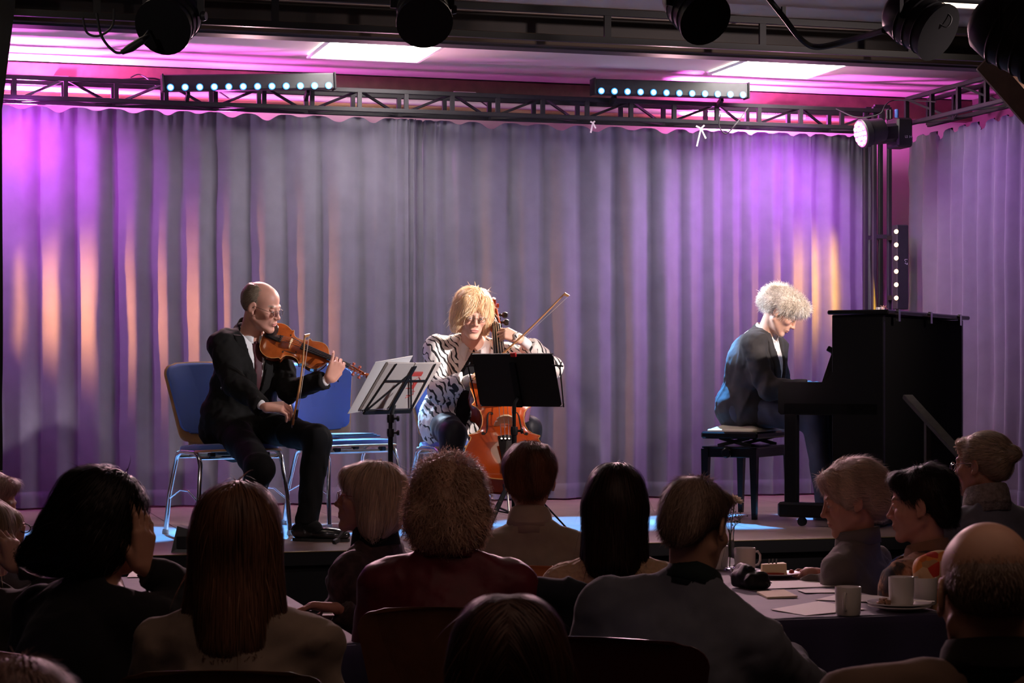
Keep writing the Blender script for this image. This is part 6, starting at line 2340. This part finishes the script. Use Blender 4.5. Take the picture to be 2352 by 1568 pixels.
# ---------------------------------------------------------------- audience
def aud(label, px, top, D, ha, ta, pitch=4, roll=0, lean=.03, side=0.0, hs=1.0, tone='tan', fem=True, w=1.0, girth=1.0, wear='sweater', color=(.3, .25, .2), color2=None, th=.014,
        hair=None, hands=None, wrists=None, hints=None, glass_=None, bust=None, crown=.015, sm=None, res=.010, neck_dz=-.150, scalp=None, chair=True, collar_=None, chair_fab=None, chair_ply=None, chair_off=.0,
        chair_label=None, hres=.005, legs_c=(.02, .02, .025), seed=1, wr=.006, hd=None, vs=None, under=None, ears=True, drop_=.082):
    ztop = zat(top, D) - crown * hs
    hcz = ztop - .121 * hs * math.cos(math.radians(pitch * .6))
    hcp = PZ(px, D, hcz)
    M = fr(heading(ha), pitch=pitch, roll=roll)
    f = heading(ta)
    r = f.cross(Vector((0, 0, 1)))
    neck = hcp - heading(ha) * .012 * hs - f * .010 + Vector((0, 0, neck_dz * hs)) - heading(ha) * .0
    pel = neck - f * lean - r * side + Vector((0, 0, -.46))
    pel.z = max(pel.z, .50)
    K = skeleton(pel, neck, ta, hcp, wrists=wrists, hints=hints, w=w, girth=girth, bust=fem if bust is None else bust, sh=.160 if fem else .178, drop=drop_)
    for q in 'LR':
        K['an'][q].z = .10
    o = person(label, K, hcp, M, hs, tone, fem, hands=hands, hres=hres, floor=0.0, handres=.006, scalp=scalp, ears=ears)
    m = sm or cloth_mat('cloth ' + label[:24], color)
    if wear == 'jacket':
        jacket(o, K, m, th, .17, seed=seed, wr=wr, vs=vs or (-.34, .18), skirt=.2)
        shirt(o, K, under or white_sh)
    else:
        pr = torso_prims(K, th) + [ell(K['pel'], (.18 * w * girth, .145 * girth, .16), np.array(K['T']), .06)] + arm_prims(K, th) + sleeves_cut(K, .015)
        pr.append(ell(neck + K['up'] * .055, (.058, .058, .06), np.array(K['T']), .012, 's'))
        w1 = ripple(seed, 24, wr); w2 = ripple(seed + 5, 70, wr * .3)
        g = garment(wear, o, pr, m, res, lambda x, y, z: w1(x, y, z) + w2(x, y, z))
        if collar_:
            cm = collar_.get('m') or m
            collar('collar', g, neck + K['up'] * .004, K['T'], cm, collar_.get('r0', (.070, .068)), collar_.get('r1', (.062, .060)), collar_.get('h', .04), collar_.get('drop', .035), collar_.get('a0', 0), collar_.get('a1', 360), .005,
                   collar_.get('fold', 0))
    trousers(o, K, cloth_mat('dark trousers hall', legs_c), seed=seed, res=.014)
    for q in 'LR':
        shoe(o, K['an'][q], K['hf'], 0.0, shoe_m)
    socks(o, K, 0.0)
    if hair: hair_piece(o, hcp, M, hs, dict(hair, seed=seed + 100))
    if glass_: glasses(o, hcp, M, hs, glass_, .0013)
    if chair:
        cp = K['pel'] + f * chair_off
        dz = K['pel'].z - .555
        c = stage_chair((cp.x + f.x * .06, cp.y + f.y * .06, 0), ta, chair_label or ('beech-backed chair carrying the ' + label.split(' in ')[0].split(' with ')[0]), 'hall_chair', chair_fab or blue_fab, chair_ply or beech, chrome, 'audience chairs in the hall')
    return o, K, hcp, M


STR = dict(fly=.010, lift=.12, mess=.07, curl=.03, wid=.0013, res=.008, amp=.003, comb=.5, off=.002, offmax=.006, grav=.08)
TUFT = dict(lift=.05, mess=.12, curl=.12, fly=.03, wid=.0006, res=.008, amp=.006, hug=True, comb=.2, off=.002, offmax=.016, grav=.03)


def straight(length, c1, c2, n=4200, vol=1.0, front=True, sp=.0):
    z = -length
    ms = [('e', (0, -.014, .040), (.090 * vol, .108 * vol, .096)), ('c', (-.062 * vol, -.020, .0), (-.075 * vol - sp, -.028, z), .036, .030, .03), ('c', (.062 * vol, -.020, .0), (.075 * vol + sp, -.028, z), .036, .030, .03),
          ('c', (0, -.070, 0), (0, -.085, z), .055, .040, .04), ('c', (-.035, -.055, 0), (-.042, -.07, z), .055, .036, .03), ('c', (.035, -.055, 0), (.042, -.07, z), .055, .036, .03), ('x', (0, .115, -.035), (.060, .085, .095), .012)]
    return dict(STR, mass=ms, color=c1, color2=c2, n=n, len=.11, flow=(0, -.1, -1), part=False, stretch=(1, 1, .15))


def bob(c1, c2, n=4200, low=-.10, vol=1.0):
    ms = [('e', (0, -.012, .044), (.090 * vol, .108 * vol, .088)), ('e', (-.064, -.030, -.035), (.034, .066, low * -.90), .03), ('e', (.064, -.030, -.035), (.034, .066, low * -.90), .03), ('e', (0, -.062, -.035), (.080, .055, .082), .03),
          ('e', (0, .078, .070), (.060, .032, .034), .02), ('x', (0, .128, -.040), (.055, .070, .085), .012)]
    return dict(STR, mass=ms, color=c1, color2=c2, n=n, len=.085, flow=(0, .05, -1), mess=.10, stretch=(1, 1, .15))


def short(c1, c2, n=3600, vol=1.0, back=.0, fr_low=.07):
    ms = [('e', (0, -.020, .046), (.090 * vol, .106 * vol, .085 * vol)), ('e', (0, -.070, -.010 - back), (.074 * vol, .046, .060), .03), ('e', (0, .070, fr_low + .014), (.062, .036, .030), .025), ('x', (0, .125, -.03), (.070, .085, .088), .012),
          ('x', (.085, .015, -.035), (.03, .03, .035), .012), ('x', (-.085, .015, -.035), (.03, .03, .035), .012)]
    return dict(TUFT, mass=ms, color=c1, color2=c2, n=int(n * 2), len=.034, flow=(0, -.3, -.8))


curly = dict(TUFT, mass=[('e', (0, -.015, .042), (.104, .118, .096)), ('e', (-.072, -.02, -.04), (.050, .072, .085), .03), ('e', (.072, -.02, -.04), (.050, .072, .085), .03), ('e', (0, -.060, -.055), (.096, .068, .095), .03), ('x', (0, .13, -.035), (.06, .075, .09), .012)],
             color=(.80, .56, .42), color2=(.42, .27, .19), n=11000, len=.045, flow=(0, -.2, -.9), lift=.25, mess=.40, curl=.80, twist=1.8, wid=.0011, amp=.013, freq=70, stretch=(1, 1, .8), hug=True, off=.002, offmax=.020, pull=.4, comb=.18, grav=.04, fly=.04)

wire = mat('thin dark spectacle wire', (.12, .09, .08), .3, .8)
dkplastic = mat('dark plastic spectacle frame', (.02, .012, .01), .25)

# far-left woman with pinkish hair, spectacles at her mouth
w1_ = P(38, 1262, 7.44)
hr1 = hand_prims(w1_, Vector((0, 0, 1)) + RT * .22, -RT * .9 - FW * .2, 'R', each=[(60, 65, 35), (65, 65, 35), (70, 60, 35), (70, 60, 30)], thumb=.8)
o, K, h1, M1_ = aud('short-haired woman at the far left picture edge holding her spectacles to her mouth', -28, 1076, 7.5, 94, 70, 8, tone='ruddy', color=(.10, .09, .10), hair=short((.62, .42, .36), (.36, .22, .18), vol=1.02),
                    wrists=(None, w1_), hands={'R': hr1}, hints=(None, Vector((0, 0, -1)) + RT * .3), seed=11, chair_label='chair of the short-haired woman at the far left edge', hres=.004)
sg = MB(); sg.m = Matrix.Translation(P(44, 1213, 7.40)) @ Matrix.Rotation(-YAW, 4, 'Z')
for s in (-1, 1):
    sg.tube([(math.cos(a) * .019 + s * .022, 0, math.sin(a) * .016) for a in [2 * PI * i / 16 for i in range(16)]], .0022, 6, closed=True)
    sg.tube([(s * .041, 0, .005), (s * .040, .05, .004), (s * .036, .10, -.01)], .0018, 6)
sg.tube([(-.004, 0, .004), (0, 0, .007), (.004, 0, .004)], .002, 6)
sg.build('spectacles', dkplastic, None, True, 'dark-framed spectacles held at the mouth by the far-left woman', 'spectacles')
# blonde woman in front of her
w2_ = P(30, 1305, 6.72)
hr2 = hand_prims(w2_, Vector((0, 0, 1)) - RT * .15, -RT * .5 + FW * .3, 'R', each=[(40, 50, 30)] * 4, thumb=.5)
aud('pale blonde woman at the left edge resting her chin on her hand', -34, 1140, 6.8, 42, 30, 10, tone='light', color=(.05, .045, .04), hair=bob((.66, .50, .34), (.42, .30, .20)), wrists=(None, w2_), hands={'R': hr2},
    hints=(None, Vector((0, 0, -1)) + RT * .5), seed=12, chair_label='chair of the pale blonde woman at the left edge')
# big dark-haired woman with glasses
w3_ = P(322, 1305, 5.16)
hr3 = hand_prims(w3_, Vector((0, 0, 1)) + RT * .08 + FW * .05, -RT * .8 + FW * .45, 'R', each=[(8, 14, 12), (10, 16, 14), (12, 18, 14), (15, 20, 14)], spread=.05, thumb=.2)
dk = cloth_mat('black blouse with faint flowers', (.012, .012, .014), .8)
o, K, h3, M3 = aud('dark-haired woman in a black blouse with faint flowers, cheek in hand', 240, 1073, 5.2, 76, 34, 14, tone='tan', w=1.12, girth=1.12, lean=.16, sm=dk,
                   hair=dict(STR, mass=[('e', (0, -.02, .042), (.100, .118, .092)), ('e', (-.066, -.015, -.04), (.045, .078, .10), .03), ('e', (.072, -.012, -.04), (.042, .080, .10), .03), ('e', (0, -.085, -.055), (.085, .075, .105), .03), ('e', (0, -.135, -.115), (.06, .05, .045), .03),
                                        ('x', (0, .125, -.035), (.055, .075, .09), .012)], color=(.018, .011, .009), color2=(.010, .007, .006), n=5000, len=.08, flow=(0, -.5, -.8), mess=.2, curl=.1, lift=.25, wid=.0013, amp=.006),
                   wrists=(None, w3_), hands={'R': hr3}, hints=(None, Vector((0, 0, -1)) + RT * .75), glass_=dkplastic, seed=13, chair_label='chair of the dark-haired woman with her cheek in her hand', hres=.004)
# woman with long straight hair, beige sweater
aud('woman with long straight auburn hair in a beige sweater, seen from behind', 545, 1108, 4.8, 2, 0, 5, tone='light', w=1.10, girth=1.05, color=(.26, .205, .16), lean=.05, crown=.012,
    hair=straight(.235, (.30, .15, .085), (.14, .07, .04), 6500, 1.06, sp=.014), seed=14, wr=.008, chair_label='chair with a dark wooden back at the bottom edge under the beige sweater', chair_ply=mat('dark brown plywood', (.16, .07, .035), .4, noise=(20, .75)))
# blurred head at bottom left
aud('pinkish grey head at the bottom left picture corner, mostly out of the frame', 38, 1497, 2.8, 0, 0, 6, fem=False, tone='ruddy', color=(.12, .08, .07), hair=short((.36, .22, .19), (.22, .13, .11), 4500, 1.05), seed=15, crown=.02, chair=False)
# grey-blonde woman looking left
w6 = P(742, 1398, 6.72)
h6r = hand_prims(w6 + RT * .05, -RT * .9 + Vector((0, 0, .1)), Vector((0, 0, -1)) - FW * .2, 'L', each=[(30, 35, 25)] * 4, thumb=.4)
lace = cloth_mat('mauve brown crinkled jacket cloth', (.085, .048, .050), .6, (30, .35), (60, .5, .004))
o, K, h6, M6 = aud('platinum bob woman in profile looking left, black collar and mauve crinkled jacket', 852, 1054, 7.0, -88, -58, -6, tone='ruddy', sm=lace, girth=1.1, lean=.02, neck_dz=-.158,
                   hair=bob((.88, .72, .56), (.62, .46, .34), 5200, vol=1.02), collar_=dict(m=cloth_mat('black knitted roll collar', (.008, .008, .008), .9), h=.075, r0=(.082, .080), r1=(.070, .068), drop=.02), glass_=mat('reddish spectacle frame', (.30, .05, .03), .2),
                   wrists=(w6 + RT * .05, None), hands={'L': h6r}, hints=(Vector((0, 0, -1)) - FW * .3 + RT * .4, None), seed=16, wr=.010, chair_label='chair of the platinum bob woman', hres=.004)
# curly woman in burgundy
burg = mat('burgundy leather jacket', (.125, .012, .022), .48, spec=.35, noise=(16, .7), bump=(80, .25, .002))
aud('curly-haired woman in a burgundy leather jacket, seen from behind', 1030, 1032, 6.0, 4, 2, 4, tone='light', w=1.22, girth=1.10, sm=burg, hair=curly, seed=17, crown=.03, wr=.007, lean=.05, collar_=dict(h=.035, r0=(.085, .080), r1=(.074, .070), fold=.016, drop=.03),
    chair_label='wooden chair back behind the burgundy jacket', chair_ply=mat('dark brown plywood', (.16, .07, .035), .4), legs_c=(.03, .02, .02))
# short auburn hair, beige jacket
aud('short auburn-haired person in a light beige jacket, seen from behind', 1217, 1014, 7.2, 2, 2, 4, tone='light', w=1.10, girth=1.0, color=(.40, .32, .24), hair=dict(short((.34, .14, .08), (.14, .06, .035), 4800, 1.08), amp=.006, fly=.06), seed=18, wr=.006, neck_dz=-.160,
    collar_=dict(h=.070, r0=(.084, .079), r1=(.068, .065), fold=.012, drop=.03, m=cloth_mat('light beige collar', (.48, .38, .30))), chair_label='orange beech chair back below the light beige jacket', chair_ply=mat('orange beech plywood', (.55, .22, .09), .4), chair_off=-.02)
# long dark hair, cable-knit
knit = mat('cream cable knit wool', (.50, .33, .20), .9, sheen=.3)
nt = knit.node_tree
wv = nt.nodes.new('ShaderNodeTexVoronoi'); wv.inputs['Scale'].default_value = 55
tc = nt.nodes.new('ShaderNodeTexCoord'); bp = nt.nodes.new('ShaderNodeBump'); bp.inputs['Distance'].default_value = .008; bp.inputs['Strength'].default_value = .9
nt.links.new(tc.outputs['Object'], wv.inputs['Vector']); nt.links.new(wv.outputs['Distance'], bp.inputs['Height']); nt.links.new(bp.outputs['Normal'], nt.nodes['Principled BSDF'].inputs['Normal'])
o9, K9, h9, M9 = aud('dark long-haired woman in a cream cable-knit sweater, seen from behind', 1416, 1062, 6.3, 12, 8, 5, tone='light', w=1.02, sm=knit, hair=straight(.165, (.045, .018, .012), (.018, .008, .006), 5500, .96), seed=19, wr=.004,
                     chair_label='chair draped with a dark coat behind the cable-knit sweater')
# grey-haired man, blue-grey sweater
o10, K10, h10, M10 = aud('grey-haired man in a blue-grey sweater leaning on the right table, seen from behind', 1598, 1090, 5.4, 34, 20, 16, fem=False, tone='tan', w=1.22, girth=1.18, color=(.115, .125, .155), lean=.10, side=.10, drop_=.105, hair=dict(short((.36, .26, .20), (.20, .13, .10), 4500, .94), amp=.003, lift=.15),
                         seed=20, wr=.008, collar_=dict(m=cloth_mat('dark green shirt collar', (.012, .022, .022)), h=.050, r0=(.086, .082), r1=(.068, .066), fold=.012, drop=.03), th=.020,
                         chair_label='maroon-backed chair behind the man in the blue-grey sweater', chair_ply=mat('maroon stained plywood', (.07, .012, .016), .35), wrists=(None, P(1800, 1500, 5.75)), hints=(None, Vector((0, 0, -1)) + RT * .9), chair_off=-.06)
# white tousled hair profile
fleece = cloth_mat('grey fleece', (.20, .175, .16), .95, (10, .8), (120, .4, .003))
w11 = P(1858, 1316, 7.70)
h11r = hand_prims(w11, RT * .35 + FW * .9, Vector((0, 0, -1)), 'R', curl=(35, 40, 30))
o, K, h11, M11 = aud('white tousled-haired woman in a grey fleece, profile to the left behind the right table', 1960, 1046, 7.7, -86, -62, 14, hs=1.09, tone='ruddy', sm=fleece, w=1.15, girth=1.15, lean=.0, crown=.03, neck_dz=-.150,
                     hair=dict(short((.86, .68, .54), (.56, .41, .31), 5200, 1.08, .02), lift=.08, mess=.16, curl=.30, len=.040, amp=.009, flow=(0, -.8, -.4)), collar_=dict(h=.060, r0=(.084, .080), r1=(.074, .072), drop=.03, a0=16, a1=344),
                     wrists=(w11, P(1905, 1335, 7.95)), hands={'L': (h11r[0], h11r[1])}, hints=(Vector((0, 0, -1)) - FW * .4 + RT * .2, None), seed=22, wr=.009, chair_label='chair of the white-haired woman in grey fleece', hres=.0035)
# dark short hair profile
pat = mat('brown patterned jacket cloth', (.35, .2, .12), .8, sheen=.2)
nt = pat.node_tree
n1 = nt.nodes.new('ShaderNodeTexNoise'); n1.inputs['Scale'].default_value = 9; n1.inputs['Detail'].default_value = 6; n1.inputs['Distortion'].default_value = 1.5
tc = nt.nodes.new('ShaderNodeTexCoord'); cr = nt.nodes.new('ShaderNodeValToRGB')
for i, (p_, c_) in enumerate(((.40, (.025, .022, .024)), (.48, (.10, .045, .025)), (.54, (.42, .20, .10)), (.62, (.55, .34, .22)), (.72, (.05, .045, .05)))):
    e = cr.color_ramp.elements[i] if i < 2 else cr.color_ramp.elements.new(p_)
    e.position = p_; e.color = c_ + (1,)
nt.links.new(tc.outputs['Object'], n1.inputs['Vector']); nt.links.new(n1.outputs['Fac'], cr.inputs['Fac']); nt.links.new(cr.outputs['Color'], nt.nodes['Principled BSDF'].inputs['Base Color'])
aud('dark short-haired woman in a brown patterned jacket, face turned left', 2120, 1062, 7.3, -70, -48, 6, hs=1.09, tone='ruddy', sm=pat, w=1.12, girth=1.1, lean=.02, neck_dz=-.160, hair=dict(short((.035, .020, .015), (.016, .010, .008), 4200, 1.0, .015), lift=.2), seed=23, wr=.007,
    collar_=dict(h=.05, r0=(.082, .078), r1=(.070, .068), fold=.01, drop=.03, m=cloth_mat('brown fleece collar', (.30, .16, .10))), chair_label='chair of the dark short-haired woman', hres=.0035)
# white bun woman at far right
bun = dict(STR, mass=[('e', (0, -.018, .040), (.088, .104, .086)), ('e', (0, -.060, -.010), (.070, .050, .06), .03), ('e', (0, -.122, .034), (.034, .030, .034), .012), ('e', (0, .066, .078), (.055, .034, .026), .02), ('x', (0, .125, -.035), (.065, .085, .088), .012), ('x', (-.085, .015, -.035), (.03, .035, .035), .012),
                      ('x', (.085, .015, -.035), (.03, .035, .035), .012)], color=(.80, .66, .50), color2=(.55, .43, .32), n=4200, len=.035, flow=(0, -1, .1), mess=.15, lift=.08)
aud('white-haired woman with a bun and thin glasses in a blue-grey jacket at the right edge', 2258, 984, 7.8, -52, -20, 4, tone='ruddy', color=(.20, .21, .26), w=1.12, girth=1.1, hair=bun, seed=24, wr=.008, glass_=chrome,
    collar_=dict(h=.075, r0=(.090, .088), r1=(.076, .074), fold=.012, drop=.03, m=mat('fluffy grey scarf', (.42, .36, .34), .95, noise=(60, .5), bump=(160, .8, .006))), chair_label='chair of the woman with the white bun', hres=.004)
# bald man bottom right
ring = dict(TUFT, mass=[('e', (0, -.034, .016), (.0790, .0810, .066)), ('x', (0, -.010, .125), (.10, .14, .075), .01), ('x', (0, .105, -.01), (.12, .085, .14), .01), ('x', (0, .02, -.085), (.12, .12, .06), .01)], color=(.34, .24, .18), color2=(.22, .15, .11), n=3000, len=.022, flow=(0, -.4, -.9), lift=.5,
            mess=.35, curl=.2, wid=.0006, res=.0045, amp=.001, off=.0005, offmax=.006)
aud('bald man with a dark collar at the bottom right corner, seen from behind', 2266, 1200, 3.5, -6, -4, 6, fem=False, tone='tan', w=1.30, girth=1.2, color=(.14, .09, .062), hair=ring, crown=.0, seed=25, wr=.008, collar_=dict(m=cloth_mat('dark knitted collar', (.018, .014, .012)), h=.055, r0=(.088, .084), r1=(.072, .070), fold=.012, drop=.02), chair=False, neck_dz=-.128, drop_=.055,
    hres=.004)
# dark head bottom centre
aud('brown-haired head at the bottom picture edge in front of the burgundy jacket', 1168, 1366, 3.6, 0, 0, 5, fem=True, tone='tan', color=(.02, .015, .015), hair=dict(straight(.15, (.12, .050, .028), (.055, .024, .016), 6000, 1.06), part=True), crown=.012, seed=26, chair=False, lean=.03)

# coat over the chair of the cable-knit woman
bc9 = K9['pel'] - K9['hf'] * .225
cM = np.array(fr(K9['hf'], pitch=-14))
V, Q = sdf_mesh([rbox(Vector((bc9.x, bc9.y, .70)) - K9['hf'] * .03 - K9['r'] * .02, (.255, .035, .215), .03, cM, .02), ell(Vector((bc9.x, bc9.y, .90)) - K9['hf'] * .08 - K9['r'] * .14, (.10, .05, .035), cM, .04)], .010, wr=ripple(77, 30, .012, (1.4, 1, .3)))
o = np_mesh('coat', V, Q, cloth_mat('dark blue-black coat cloth', (.016, .018, .026), .9)); tag(o, 'dark blue-black coat hung over the chair back below the cable-knit sweater', 'coat')
# orange patterned scarf
oc = P(2136, 1312, 6.98)
om = mat('orange red leaf-patterned silk', (.8, .3, .1), .6)
nt = om.node_tree
n1 = nt.nodes.new('ShaderNodeTexVoronoi'); n1.inputs['Scale'].default_value = 24
tc = nt.nodes.new('ShaderNodeTexCoord'); cr = nt.nodes.new('ShaderNodeValToRGB'); cr.color_ramp.interpolation = 'CONSTANT'
for i, (p_, c_) in enumerate(((.0, (.75, .18, .03)), (.3, (.62, .04, .02)), (.45, (.80, .52, .28)), (.62, (.85, .30, .05)), (.8, (.55, .30, .12)))):
    e = cr.color_ramp.elements[i] if i < 2 else cr.color_ramp.elements.new(p_)
    e.position = p_; e.color = c_ + (1,)
nt.links.new(tc.outputs['Object'], n1.inputs['Vector']); nt.links.new(n1.outputs['Color'], cr.inputs['Fac']); nt.links.new(cr.outputs['Color'], nt.nodes['Principled BSDF'].inputs['Base Color'])
V, Q = sdf_mesh([ell(oc, (.065, .05, .060), None, .03), ell(oc + RT * .05 + Vector((0, 0, .02)), (.06, .05, .05), None, .03), rc(oc + Vector((0, 0, -.04)), oc + Vector((0, 0, -.16)), .045, .05, .03)], .006, wr=ripple(55, 45, .010, (1, 1, .5)))
o = np_mesh('scarf', V, Q, om); tag(o, 'orange and red leaf-patterned scarf bunched behind the mugs, beside the patterned jacket', 'scarf')
